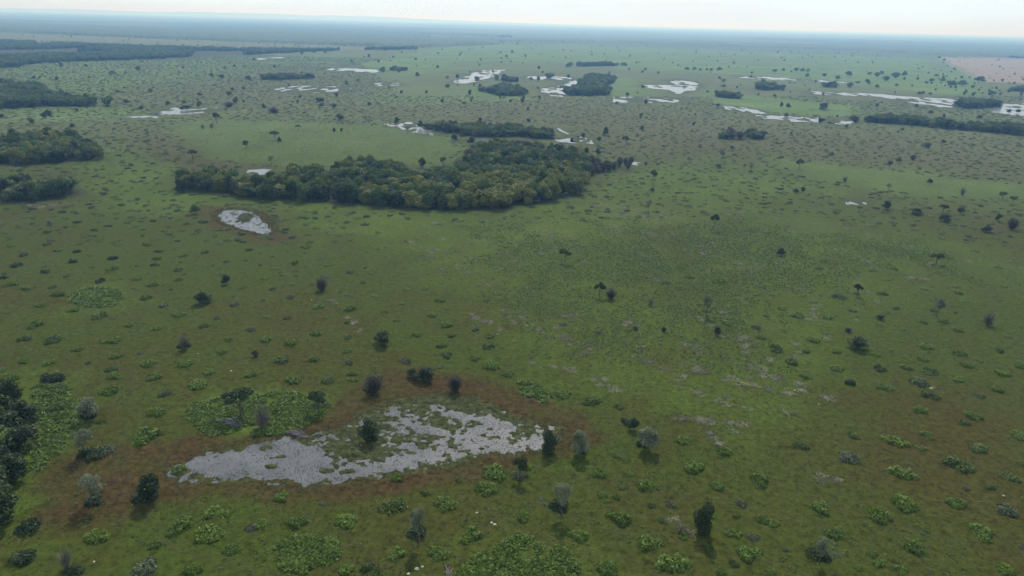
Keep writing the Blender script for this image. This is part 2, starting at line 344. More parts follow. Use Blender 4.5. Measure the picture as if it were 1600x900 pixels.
AZ = np.concatenate([np.linspace(-43.5, 43.5, 641), np.linspace(43.5, 316.5, 60)[1:-1]]) * math.pi / 180
rr = [3, 20, 40, 60, 75, 85, 92]
r = 96.
while r < 262: rr.append(r); r += (.36 if 128 < r < 212 else .5)
while r < 900: rr.append(r); r *= 1.0042
while r < 2100: rr.append(r); r *= 1.007
while r < 72000: rr.append(r); r *= 1.013
RR = np.array(rr)
gx = np.sin(AZ)[None, :] * RR[:, None]; gy = np.cos(AZ)[None, :] * RR[:, None]
GP = np.c_[gx.ravel(), gy.ravel()]
gz, gwet = pond_height(GP)
nr, na = len(RR), len(AZ)
gdist = np.hypot(GP[:, 0], GP[:, 1])
infront = GP[:, 1] > 50
def field(lst, s0):
    out = np.zeros(len(GP))
    idx = np.where(infront)[0]; P = GP[idx]; d = gdist[idx]
    acc = np.zeros(len(P))
    for k, (pl, st, sf) in enumerate(lst):
        Q = polyw(pl); D = np.hypot(*Q.mean(0)); mg = .2 * D + 30
        sdv = sdbox(P, Q, mg); ok = sdv > -1e8
        if not ok.any(): continue
        wv = sf * d[ok]; jag = wv * 1.2 * fbm(P[ok, 0] / (.02 * D + 3), P[ok, 1] / (.02 * D + 3), s0 + k, 3)
        acc[ok] = np.maximum(acc[ok], st * sst(sdv[ok] + jag, -wv, wv))
    out[idx] = acc; return out
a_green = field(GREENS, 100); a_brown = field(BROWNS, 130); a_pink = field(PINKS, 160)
a_pale = np.zeros(len(GP)); idx = np.where(infront & (gdist < 3000))[0]
for k, (l, wd, st) in enumerate(STRIPES):
    wd *= .65; st *= .8
    Q = polyw(l); m = (np.abs(GP[idx, 0] - Q[:, 0].mean()) < 150) & (np.abs(GP[idx, 1] - Q[:, 1].mean()) < 150); j = idx[m]
    dd = ldist(GP[j], Q) + wd * 1.1 * fbm(GP[j, 0] / 5, GP[j, 1] / 5, 200 + k, 3)
    a_pale[j] = np.maximum(a_pale[j], st * (1 - sst(dd, wd * .1, wd * .9)) * sst(fbm(GP[j, 0] / 2.5, GP[j, 1] / 1.8, 300 + k, 3), .0, .4))
for l, wd in LANES:
    Q = polyw(l); j = idx
    dd = ldist(GP[j], Q); a_pale[j] = np.maximum(a_pale[j], .7 * (1 - sst(dd, wd, wd * 1.8)))
# far country beyond the lakes: bands of woodland and pasture
fx, fy = GP[:, 0], GP[:, 1]
a_far = .68 * sst(fbm(fx / 1500, fy / 1700, 400, 4), -.08, .12) * sst(gdist, 3300, 5200)
a_past_sunlit = sst(gdist + 160 * fbm(GP[:, 0] / 300, GP[:, 1] / 300, 420, 3), 380, 950)  # distant pasture colour, also lightened to stand in for sun beyond cloud shade
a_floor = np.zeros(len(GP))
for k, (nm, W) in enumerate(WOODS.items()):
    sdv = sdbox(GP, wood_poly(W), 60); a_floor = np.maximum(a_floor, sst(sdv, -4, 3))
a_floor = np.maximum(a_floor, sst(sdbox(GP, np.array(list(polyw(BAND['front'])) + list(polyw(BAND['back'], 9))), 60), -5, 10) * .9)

ii = np.arange(nr - 1)[:, None]; jj = np.arange(na)[None, :]
j2 = (jj + 1) % na
Fq = np.stack([ii * na + jj, (ii + 1) * na + jj, (ii + 1) * na + j2, ii * na + j2], -1).reshape(-1, 4)
Fq = Fq[:, ::-1]
GV = np.c_[GP, gz]

m, nt, out = newmat('savanna_ground')
tcn = N(nt, 'ShaderNodeTexCoord'); OC = tcn.outputs['Object']
n_big = noise(nt, OC, .009, 5, .6); n_mid = noise(nt, OC, .07, 5, .6); n_sm = noise(nt, OC, .55, 5, .65); n_fine = noise(nt, OC, 3.5, 4, .7); n_mid2 = noise(nt, OC, .022, 5, .6)
g = attr(nt, 'green'); b = attr(nt, 'brown')
patch = rng_(nt, mth(nt, 'ADD', mth(nt, 'ADD', mth(nt, 'MULTIPLY', n_big, .45), mth(nt, 'MULTIPLY', n_mid2, .40)), mth(nt, 'MULTIPLY', n_mid, .25)), .42, .58)
base = mixc(nt, patch, rgb(.041, .037, .009), rgb(.037, .051, .009))  # dark olive near ground, partly cloud shade put into the colour
gf = mth(nt, 'MULTIPLY', g, rng_(nt, n_mid, .3, .6, .55, 1.), clamp=True)
lush = mixc(nt, rng_(nt, n_mid2, .35, .65), rgb(.042, .070, .010), rgb(.066, .092, .015))
c1 = mixc(nt, gf, base, lush)
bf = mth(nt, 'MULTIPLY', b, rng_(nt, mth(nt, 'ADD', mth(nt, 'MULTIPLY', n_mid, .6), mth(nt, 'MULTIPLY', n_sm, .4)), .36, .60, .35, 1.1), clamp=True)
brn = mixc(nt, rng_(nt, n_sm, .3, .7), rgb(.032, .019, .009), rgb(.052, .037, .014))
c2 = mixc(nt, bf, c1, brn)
c2 = mixc(nt, attr(nt, 'pasture'), c2, mixc(nt, bf, mixc(nt, gf, mixc(nt, rng_(nt, n_mid2, .35, .65), rgb(.058, .068, .030), rgb(.085, .100, .040)), mixc(nt, rng_(nt, n_big, .35, .65), rgb(.058, .100, .028), rgb(.096, .138, .044))), rgb(.074, .078, .040)))
c3 = mixc(nt, mth(nt, 'MULTIPLY', attr(nt, 'wet'), .8), c2, mixc(nt, rng_(nt, n_sm, .35, .65), rgb(.026, .034, .014), rgb(.052, .064, .026)))
c4 = mixc(nt, mth(nt, 'MULTIPLY', attr(nt, 'pale'), rng_(nt, n_sm, .3, .6, .3, 1.), clamp=True), c3, mixc(nt, rng_(nt, n_fine, .3, .7), rgb(.10, .088, .06), rgb(.23, .21, .155)))
c5 = mixc(nt, attr(nt, 'pink'), c4, mixc(nt, rng_(nt, n_mid2, .3, .7), rgb(.14, .115, .09), rgb(.20, .16, .128)))
c6 = mixc(nt, attr(nt, 'far'), c5, rgb(.026, .044, .026))
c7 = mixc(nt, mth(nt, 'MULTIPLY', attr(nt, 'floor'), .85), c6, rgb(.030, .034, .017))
vo = N(nt, 'ShaderNodeTexVoronoi'); vo.inputs['Scale'].default_value = .75; nt.links.new(OC, vo.inputs['Vector'])
vo2 = N(nt, 'ShaderNodeTexVoronoi'); vo2.inputs['Scale'].default_value = .27; nt.links.new(OC, vo2.inputs['Vector'])
tus = mth(nt, 'MULTIPLY', rng_(nt, vo.outputs['Distance'], .12, .42, .62, 1.08), rng_(nt, vo2.outputs['Distance'], .08, .30, .72, 1.04))
mul = mth(nt, 'MULTIPLY', tus, mth(nt, 'MULTIPLY', rng_(nt, n_sm, .28, .72, .62, 1.38), rng_(nt, n_fine, .25, .75, .65, 1.35)))
vm = N(nt, 'ShaderNodeVectorMath', operation='SCALE'); nt.links.new(c7, vm.inputs[0]); nt.links.new(mul, vm.inputs['Scale'])
d = N(nt, 'ShaderNodeBsdfPrincipled'); d.inputs['Roughness'].default_value = .95; d.inputs['Specular IOR Level'].default_value = .05
nt.links.new(vm.outputs[0], d.inputs['Base Color'])
bp = N(nt, 'ShaderNodeBump'); bp.inputs['Strength'].default_value = .6; bp.inputs['Distance'].default_value = .35
nt.links.new(mth(nt, 'ADD', n_sm, mth(nt, 'MULTIPLY', n_fine, .35)), bp.inputs['Height']); nt.links.new(bp.outputs[0], d.inputs['Normal'])
nt.links.new(d.outputs[0], out.inputs[0]); M_GROUND = m
gme = mesh_from('ground', GV, Fq, M_GROUND, True, dict(green=a_green, brown=a_brown, wet=gwet, pale=a_pale, pink=a_pink, far=a_far, floor=a_floor, pasture=a_past_sunlit))
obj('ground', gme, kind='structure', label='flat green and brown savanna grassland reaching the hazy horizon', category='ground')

# water: murky pond water mirroring the sky
m, nt, out = newmat('pond_water'); tcn = N(nt, 'ShaderNodeTexCoord')
d = N(nt, 'ShaderNodeBsdfPrincipled'); d.inputs['Base Color'].default_value = rgb(.07, .07, .07)
d.inputs['Roughness'].default_value = .22; d.inputs['IOR'].default_value = 1.33
nn = noise(nt, tcn.outputs['Object'], .8, 4, .6); bp = N(nt, 'ShaderNodeBump'); bp.inputs['Strength'].default_value = .12; bp.inputs['Distance'].default_value = .05
nt.links.new(nn, bp.inputs['Height']); nt.links.new(bp.outputs[0], d.inputs['Normal'])
nt.links.new(mixc(nt, rng_(nt, noise(nt, tcn.outputs['Object'], .15, 5), .4, .7), rgb(.070, .072, .078), rgb(.115, .115, .120)), d.inputs['Base Color'])
nt.links.new(d.outputs[0], out.inputs[0]); M_WATER = m
def grow(Q, dd):
    c = Q.mean(0); v = Q - c; l = np.hypot(v[:, 0], v[:, 1])[:, None]; return c + v * (1 + dd / np.maximum(l, 1e-6))
def water_sheet(name, Q, label):
    c = Q.mean(0); me = bpy.data.meshes.new(name); me.from_pydata([(p[0], p[1], GZ_WATER) for p in Q], [], [list(range(len(Q)))]); me.materials.append(M_WATER)
    if me.polygons[0].normal.z < 0: me.flip_normals()
    obj(name, me, kind='structure', label=label, category='water')
water_sheet('pond', grow(MP, 5), 'large shallow foreground pond, grey water broken up by marsh grass')
water_sheet('pond', grow(P2, 5), 'small bright pond with a grassy middle below the central wood')
for k, (pl, share) in enumerate(WATERS):
    Q = polyw(pl); water_sheet('lake', grow(Q, .012 * np.hypot(*Q.mean(0))), 'shallow white shining floodwater lying on the distant grassland')

# ------------------------------------------------------------------ foliage builders
def quads_from(Pc, Nn, w_, l_, rg, bend=0.):
    """leaf quads centred at Pc with normals Nn"""
    n = len(Pc); r1 = rg.normal(size=(n, 3)); t = np.cross(Nn, r1); t /= np.linalg.norm(t, axis=1)[:, None] + 1e-9
    b_ = np.cross(Nn, t); w_ = np.asarray(w_).reshape(-1, 1) * np.ones((n, 1)); l_ = np.asarray(l_).reshape(-1, 1) * np.ones((n, 1))
    k1 = .35 + .4 * rg.random((n, 1))
    V = np.stack([Pc - t * w_ * k1 - b_ * l_, Pc + t * w_ * .6 - b_ * l_ * .5, Pc + t * w_ * k1 + b_ * l_, Pc - t * w_ + b_ * l_ * .3], 1).reshape(-1, 3)
    return V, np.arange(4 * n).reshape(-1, 4)
def crown_geo(rg, blobs, n, size, flat=.0, fill=.25):
    """many leaf faces through the volume of overlapping lobes"""
    B = np.array(blobs); vol = (B[:, 3] * B[:, 4]) ** 1.0; pr = vol / vol.sum()
    ch = rg.choice(len(B), n, p=pr); D = rg.normal(size=(n, 3)); D[:, 2] = np.where(D[:, 2] < 0, D[:, 2] * .75, D[:, 2]); D /= np.linalg.norm(D, axis=1)[:, None]
    rad = np.where(rg.random(n) < fill, rg.random(n) ** .5 * .85, .86 + .2 * rg.random(n))
    Rr = B[ch][:, 3:4] * np.array([[1, 1, 0]]) + B[ch][:, 4:5] * np.array([[0, 0, 1]])
    Pc = B[ch][:, :3] + D * Rr * rad[:, None]
    Nn = D * .8 + rg.normal(size=(n, 3)) * .6; Nn /= np.linalg.norm(Nn, axis=1)[:, None]
    s = size * (.6 + .8 * rg.random(n))
    V, Fc = quads_from(Pc, Nn, s * .5, s * .62, rg)
    btone = rg.random(len(B)) * .35
    tone = .20 + .30 * rg.random(n) + btone[ch] * 1.3
    return V, Fc, np.clip(tone, 0, 1)
def tube(pts, rad, sides=5):
    pts = np.array(pts, float); V = []; Fc = []
    for k, p in enumerate(pts):
        t = pts[min(k + 1, len(pts) - 1)] - pts[max(k - 1, 0)]; t /= np.linalg.norm(t) + 1e-9
        a = np.cross(t, [.3, 1, .1]); a /= np.linalg.norm(a); b_ = np.cross(t, a)
        for s in range(sides):
            an = 2 * math.pi * s / sides; V.append(p + rad[k] * (math.cos(an) * a + math.sin(an) * b_))
    for k in range(len(pts) - 1):
        for s in range(sides):
            s2 = (s + 1) % sides; Fc.append([k * sides + s, k * sides + s2, (k + 1) * sides + s2, (k + 1) * sides + s])
    return np.array(V), np.array(Fc)
def join(parts):
    V = []; Fc = []; T = []; o = 0
    for p in parts:
        V.append(p[0]); Fc.append(p[1] + o); o += len(p[0]); T.append(p[2] if len(p) > 2 else np.full(len(p[1]), .5))
    return np.concatenate(V), np.concatenate(Fc), np.concatenate(T)
def trunk_geo(rg, h, crown, r0=.16, lean=.3):
    top = np.array([rg.normal() * lean, rg.normal() * lean, h])
    parts = [tube([(0, 0, -.1), tuple(top * .35 + rg.normal(size=3) * .08), tuple(top * .7 + rg.normal(size=3) * .1), tuple(top)], [r0 * 1.3, r0, r0 * .75, r0 * .4])]
    for c in crown[:7]:
        c = np.array(c[:3]); s = top * (.5 + .4 * rg.random())
        mid = (s + c) / 2 + rg.normal(size=3) * .25
        parts.append(tube([tuple(s), tuple(mid), tuple(c)], [r0 * .45, r0 * .3, r0 * .12], 4))
    return join(parts)
# archetypes: unit tree is 8 m wide, 8 m high
def blobs_round(rg, z0, z1, R, k):
    out = []
    for i in range(k):
        a = rg.random() * 6.283; q = rg.random() ** .5 * R * .62; t = rg.random(); z = z0 + (z1 - z0) * (.25 + .55 * t)
        rr_ = R * (.24 + .20 * rg.random()) * (1.1 - .35 * t)
        out.append((math.cos(a) * q * (1.1 - .5 * t), math.sin(a) * q * (1.1 - .5 * t), z, rr_, rr_ * .72))
    out.append((0, 0, z0 + (z1 - z0) * .5, R * .45, (z1 - z0) * .34))
    return out
ARCH = {}
def arch(kind, mat, nv, fn):
    L_ = []
    for v in range(nv):
        rg = np.random.default_rng(abs(hash(kind)) % 1 + sum(map(ord, kind)) * 17 + v)
        crown, trunk = fn(rg)
        cm = mesh_from(kind + '_crown', crown[0], crown[1], mat, False, dict(f_tone=crown[2]))
        tm = mesh_from(kind + '_trunk', trunk[0], trunk[1], M_BARK, True)
        L_.append((cm, tm))
    ARCH[kind] = L_
def f_dense(rg):
    b_ = blobs_round(rg, .3, 8, 4.4, 15); return crown_geo(rg, b_, 3400, .38), trunk_geo(rg, 4, b_)
def f_upright(rg):
    b_ = [(rg.normal() * .95, rg.normal() * .95, z, 2.0 + rg.random() * 1.1 - max(z - 5, 0) * .4, 1.4) for z in np.linspace(1.2, 6.8, 9)]; return crown_geo(rg, b_, 3400, .38), trunk_geo(rg, 6, b_)
def f_open(rg):
    b_ = []
    for i in range(9):
        a = rg.random() * 6.283; q = rg.random() ** .5 * 2.9; rr_ = 1.0 + .7 * rg.random()
        b_.append((math.cos(a) * q, math.sin(a) * q, 6.5 - .14 * q * q + rg.normal() * .35, rr_, rr_ * .6))
    return crown_geo(rg, b_, 2300, .34, fill=.35), trunk_geo(rg, 4.6, b_, .2)
def f_airy(rg):
    b_ = []
    for i in range(15):
        a = rg.random() * 6.283; q = rg.random() ** .5 * 2.7; rr_ = .8 + .7 * rg.random()
        b_.append((math.cos(a) * q, math.sin(a) * q, 4.4 + 2.7 * rg.random() - .1 * q * q, rr_, rr_ * .8))
    return crown_geo(rg, b_, 2400, .25, fill=.5), trunk_geo(rg, 4.2, b_, .17)
def sticks(rg, n, R, H, w_=.05, up=1.0):
    V = []; Fc = []; T = []
    for i in range(n):
        a = rg.random() * 6.283; e = rg.random() ** .6; p0 = np.array([math.cos(a), math.sin(a), 0]) * R * .3 * rg.random(); p0[2] = H * .35 * rg.random()
        p1 = np.array([math.cos(a) * R * e, math.sin(a) * R * e, H * (.35 + .65 * rg.random()) * up * (1.1 - .35 * e)])
        pm = (p0 + p1) / 2 + rg.normal(size=3) * R * .08; o = len(V)
        sd = np.cross(p1 - p0, rg.normal(size=3)); sd /= np.linalg.norm(sd) + 1e-9
        V += [p0 - sd * w_, p0 + sd * w_, pm + sd * w_ * .7, pm - sd * w_ * .7, p1 + sd * w_ * .3, p1 - sd * w_ * .3]
        Fc += [[o, o + 1, o + 2, o + 3], [o + 3, o + 2, o + 4, o + 5]]; t = rg.random(); T += [t, t]
    return np.array(V), np.array(Fc), np.array(T)
def f_twiggy(rg):
    s = sticks(rg, 500, 4, 8, .05); b_ = blobs_round(rg, 2, 8, 3.6, 6); lf = crown_geo(rg, b_, 700, .34, fill=.5)
    return join([s, lf]), trunk_geo(rg, 3, b_)
def f_bare(rg):
    s = sticks(rg, 260, 4, 8, .07); return s, trunk_geo(rg, 4.5, [(x_, y_, z_, 1, 1) for x_, y_, z_ in rg.normal(size=(7, 3)) * [2, 2, .8] + [0, 0, 6]], .2)
def f_wood(rg):
    b_ = []
    for i in range(10):
        a = rg.random() * 6.283; q = rg.random() ** .5 * 2.7; rr_ = 1.2 + .8 * rg.random()
        b_.append((math.cos(a) * q, math.sin(a) * q, 6.1 - .25 * q * q + rg.normal() * .35, rr_, rr_ * .8))
    b_ += [(rg.normal() * 1.2, rg.normal() * 1.2, 3.2, 2.4, 2.2), (rg.normal() * 1.2, rg.normal() * 1.2, 2.0, 2.2, 1.8)]
    return crown_geo(rg, b_, 2000, .52, fill=.2), trunk_geo(rg, 4, b_, .16)
arch('dark', M_DARK, 4, f_dense); arch('green', M_WOOD, 4, f_dense); arch('upright', M_DARK, 3, f_upright); arch('open', M_WOOD, 4, f_open); arch('opendark', M_DARK, 3, f_open)
arch('pale', M_PALE, 4, f_airy); arch('twiggy', M_GREYTW, 3, f_twiggy); arch('bare', M_DEAD, 3, f_bare)
arch('wooddark', M_WOOD, 5, f_wood); arch('woodolive', M_OLIVE, 4, f_wood); arch('woodgrey', M_GREYTW, 3, f_twiggy); arch('palebush', M_PALE, 3, f_dense)

def place_tree(name, kind, x, y, wd, ht, label, cat, group, rz=None):
    cm, tm = ARCH[kind][int(rng.integers(len(ARCH[kind])))]
    t = bpy.data.objects.new(name, None); C.objects.link(t); t.empty_display_size = 1
    t.location = (x, y, 0); t.rotation_euler = (0, 0, rng.random() * 6.283 if rz is None else rz); t.scale = (wd / 8, wd / 8, ht / 8)
    t['label'] = label; t['category'] = cat
    if group: t['group'] = group
    for nm, me in (('crown', cm), ('trunk', tm)):
        o = bpy.data.objects.new(nm, me); C.objects.link(o); o.parent = t
    return t

# scatter of many small things as one object of kind stuff
def tmpl_collection(name, meshes):
    col = bpy.data.collections.new(name)
    for k, me in enumerate(meshes):
        o = bpy.data.objects.new('%s_%02d' % (name, k), me); col.objects.link(o)
    return col
def scatter(name, P, scale, col, ncol, label, cat, rg=rng, zrot=True, idx=None):
    n = len(P)
    P = np.asarray(P, np.float32)
    if P.shape[1] == 2: P = np.c_[P, np.zeros(n)]
    me = bpy.data.meshes.new(name); me.vertices.add(n); me.vertices.foreach_set('co', P.astype(np.float32).ravel())
    sc = np.asarray(scale, np.float32)
    if sc.ndim == 1: sc = np.c_[sc, sc, sc]
    a = me.attributes.new('scl', 'FLOAT_VECTOR', 'POINT'); a.data.foreach_set('vector', np.ascontiguousarray(sc, np.float32).ravel())
    a = me.attributes.new('rot', 'FLOAT_VECTOR', 'POINT'); a.data.foreach_set('vector', np.c_[np.zeros(n), np.zeros(n), rg.random(n) * 6.283].astype(np.float32).ravel())
    a = me.attributes.new('pick', 'INT', 'POINT'); a.data.foreach_set('value', (rg.integers(0, ncol, n) if idx is None else idx).astype(np.int32))
    ng = bpy.data.node_groups.new(name + '_scatter', 'GeometryNodeTree')
    ng.interface.new_socket('Geometry', in_out='INPUT', socket_type='NodeSocketGeometry'); ng.interface.new_socket('Geometry', in_out='OUTPUT', socket_type='NodeSocketGeometry')
    gi = N(ng, 'NodeGroupInput'); go = N(ng, 'NodeGroupOutput'); ip = N(ng, 'GeometryNodeInstanceOnPoints'); ci = N(ng, 'GeometryNodeCollectionInfo')
    ci.inputs['Collection'].default_value = col; ci.inputs['Separate Children'].default_value = True; ci.inputs['Reset Children'].default_value = True
    ip.inputs['Pick Instance'].default_value = True
    def na_(nm, tp): q = N(ng, 'GeometryNodeInputNamedAttribute', data_type=tp); q.inputs['Name'].default_value = nm; return q.outputs['Attribute']
    K = ng.links.new
    K(gi.outputs[0], ip.inputs['Points']); K(ci.outputs[0], ip.inputs['Instance']); K(na_('pick', 'INT'), ip.inputs['Instance Index'])
    K(na_('rot', 'FLOAT_VECTOR'), ip.inputs['Rotation']); K(na_('scl', 'FLOAT_VECTOR'), ip.inputs['Scale']); K(ip.outputs[0], go.inputs[0])
    o = obj(name, me, kind='stuff', label=label, category=cat)
    md = o.modifiers.new('scatter', 'NODES'); md.node_group = ng
    return o

# ------------------------------------------------------------------ ordinal labels
ONES = ['', 'first', 'second', 'third', 'fourth', 'fifth', 'sixth', 'seventh', 'eighth', 'ninth', 'tenth', 'eleventh', 'twelfth', 'thirteenth', 'fourteenth', 'fifteenth', 'sixteenth', 'seventeenth', 'eighteenth', 'nineteenth']
TENS = {2: ('twentieth', 'twenty'), 3: ('thirtieth', 'thirty'), 4: ('fortieth', 'forty'), 5: ('fiftieth', 'fifty'), 6: ('sixtieth', 'sixty'), 7: ('seventieth', 'seventy'), 8: ('eightieth', 'eighty'), 9: ('ninetieth', 'ninety')}
def ordinal(n):
    if n < 20: return ONES[n]
    t, o = divmod(n, 10); return TENS[t][0] if o == 0 else TENS[t][1] + '-' + ONES[o]
LANDMARKS = [('umbrella tree above the pond', 374, 630), ('fallen log patch', 400, 655), ("pond's left tip", 262, 735), ('round tree at the lower left', 138, 638), ('slender tree at the lower left', 130, 690),
 ('two-tiered tree at the lower left', 140, 765), ('dark bushy tree left of the pond', 233, 760), ('pale tree at bottom centre', 655, 820), ('pale tree with a dark skirt', 877, 775), ('tall dark bushy tree at lower right', 1096, 810),
 ('pale tree at the lower right', 1279, 850), ('fuzzy tree right of the pond', 1009, 685), ('purple-brown ball bush', 711, 598), ("dark bush at the pond's right tip", 858, 690), ('dead grey bush in the left field', 503, 447),
 ('lone dark tree in the left field', 316, 463), ('pale snag tree in the left field', 289, 535), ('dark leaning bush in mid field', 598, 527), ('pair of bushes in the scrub', 945, 455), ('tiny tree right of mid field', 1101, 480),
 ('wide dark tree on the right', 1339, 533), ('grey-topped tree on the right', 1463, 485), ('white snag on the right', 1543, 500), ('small pond', 385, 345), ('right end of the central wood', 950, 290), ('front of the central wood', 640, 340),
 ('row of trees at the right', 1475, 335), ('dark tree above right field', 1463, 405), ('ball bush above right field', 1220, 393), ('lower left corner', 20, 890), ('lower right corner', 1590, 890), ('left edge wood', 20, 680),
 ('bright thicket in the left field', 152, 465), ('pale stripe of dead brush', 1130, 660), ('bare sandy streak', 830, 505), ('bottom thicket', 830, 880), ('flat-topped tree above the pond', 497, 630), ('foreground pond', 600, 700),
 ('lone tree by the scrub edge', 1339, 450), ('upper left wood', 100, 240), ('lower left wood', 80, 300), ('oval green field', 480, 225), ('northern wood', 780, 200), ('grey thicket right of centre', 1160, 210), ('long wood at the right edge', 1500, 200),
 ('two lobed islet', 920, 135), ('round islet', 790, 140), ('flat left islet', 438, 120), ('bright pasture islets', 1180, 140), ('long lake', 1400, 155), ('pink bare field', 1540, 108), ('far left woodland', 200, 85), ('smallest far islet', 619, 107), ('right hand lake', 1580, 172)]
def place_words(items):
    """items: (x, y) -> '<ordinal> <direction> the <landmark>' each unique"""
    groups = {}
    for i, (x, y) in enumerate(items):
        best = min(range(len(LANDMARKS)), key=lambda k: (LANDMARKS[k][1] - x) ** 2 + ((LANDMARKS[k][2] - y) * 1.6) ** 2 + (1e7 if abs(LANDMARKS[k][1] - x) + abs(LANDMARKS[k][2] - y) < 12 else 0))
        dx, dy = x - LANDMARKS[best][1], (y - LANDMARKS[best][2]) * 1.6
        dr = ('right of' if dx > 0 else 'left of') if abs(dx) > abs(dy) else ('below' if dy > 0 else 'above')
        groups.setdefault((best, dr), []).append((dx * dx + dy * dy, i))
    out = [''] * len(items)
    for (b_, dr), l in groups.items():
        l.sort()
        for k, (_, i) in enumerate(l): out[i] = '%s %s the %s' % ('nearest' if k == 0 else ordinal(k + 1) + ' out', dr, LANDMARKS[b_][0])
    return out

# ------------------------------------------------------------------ single trees: x, y of the foot, width, height in the photograph, kind, look
T_HAND = [
 (140,655,34,44,'palebush','round grey-green tree with a soft shadow, above the slender one at lower left'),
 (133,712,38,46,'pale','slender small tree with a thin trunk above a dark shrub, lower left'),
 (143,790,46,54,'pale','two-tiered grey-green tree left of the pond, tallest at lower left'),
 (235,783,42,50,'dark','dark bushy tree standing on the brown fringe left of the pond'),
 (376,650,46,50,'opendark','umbrella-shaped dark tree with a thin trunk on the green patch'),
 (411,668,30,44,'bare','thin leafless tree behind the fallen log above the pond'),
 (498,644,30,36,'opendark','flat-topped dark tree over its own shrub, right end of the green patch'),
 (585,614,36,36,'twiggy','brown and grey twiggy bush tree on the upper brown fringe'),
 (645,589,18,18,'green','small green bush left of the twin dark bush above the pond'),
 (664,594,34,28,'dark','dark rounded bush above the pond beside a smaller green one'),
 (711,611,28,30,'twiggy','purple-brown ball-shaped bush at the upper edge of the pond'),
 (577,688,34,40,'dark','dark bush standing alone on the grassy middle of the pond'),
 (858,707,28,36,'upright','dark round bush at the right tip of the pond'),
 (905,710,28,46,'palebush','grey-green tree over a dark shrub just right of the pond'),
 (1010,703,38,46,'palebush','fuzzy grey-green tree with trunk showing, right of the pond'),
 (990,672,18,22,'dark','little dark bush behind the fuzzy grey-green tree'),
 (812,748,26,36,'opendark','small dark round-headed tree on a bright green clump'),
 (877,803,36,54,'pale','pale grey tree with an open crown above a dark skirt of shrub'),
 (655,850,34,58,'pale','pale grey-green tree casting a long dark shadow, bottom centre'),
 (1096,833,33,50,'upright','tall dense dark bushy tree beside dry grass, lower right'),
 (1280,880,34,46,'pale','pale small-crowned tree with dark shrub, bottom right'),
 (105,888,26,40,'bare','thin pale sapling near the bottom left corner'),
 (316,474,28,22,'dark','lone dark wide tree in the left field'), (354,444,14,17,'dark','small dark bush right above the lone dark tree, left field'),
 (289,545,20,28,'bare','pale snag tree over a dark shrub in the left field'), (399,557,12,12,'dark','tiny dark bush in the middle of the left field'),
 (503,454,22,24,'twiggy','purple-grey half dead bush in the left field'), (598,539,30,26,'dark','dark leaning bush tree in mid field'),
 (883,410,20,24,'open','faint slim tree at the upper edge of the scrub'), (936,464,18,24,'opendark','left tree of the pair in the scrub'), (954,467,22,20,'twiggy','right greyish bush of the pair in the scrub'),
 (1017,478,12,16,'bare','small white dead snag in the scrub'), (1103,493,18,32,'pale','tiny tree with a faint pale crown over a dark bush'), (1120,524,12,16,'dark','small dark upright bush right of the scrub'),
 (1037,518,10,9,'twiggy','small grey bush in the scrub'), (993,515,11,8,'twiggy','low grey bush left of another in the scrub'),
 (1220,399,14,14,'dark','dark ball bush with greyish top above the right field'), (1463,412,20,18,'opendark','dark umbrella-shaped tree above the right field'),
 (1339,462,14,20,'opendark','lone dark round-topped tree over a small shrub, right of centre'), (1463,495,24,34,'pale','grey-topped tree over a dark bush on the right'),
 (1543,508,22,26,'bare','whitish snag leaning over a dark bush, far right'), (1340,545,32,24,'dark','wide dark umbrella bush with shadow on the right'),
 (1376,499,16,10,'dark','low dark bush above the wide dark bush'), (1325,518,16,9,'twiggy','low greyish bush left of the wide dark bush')]
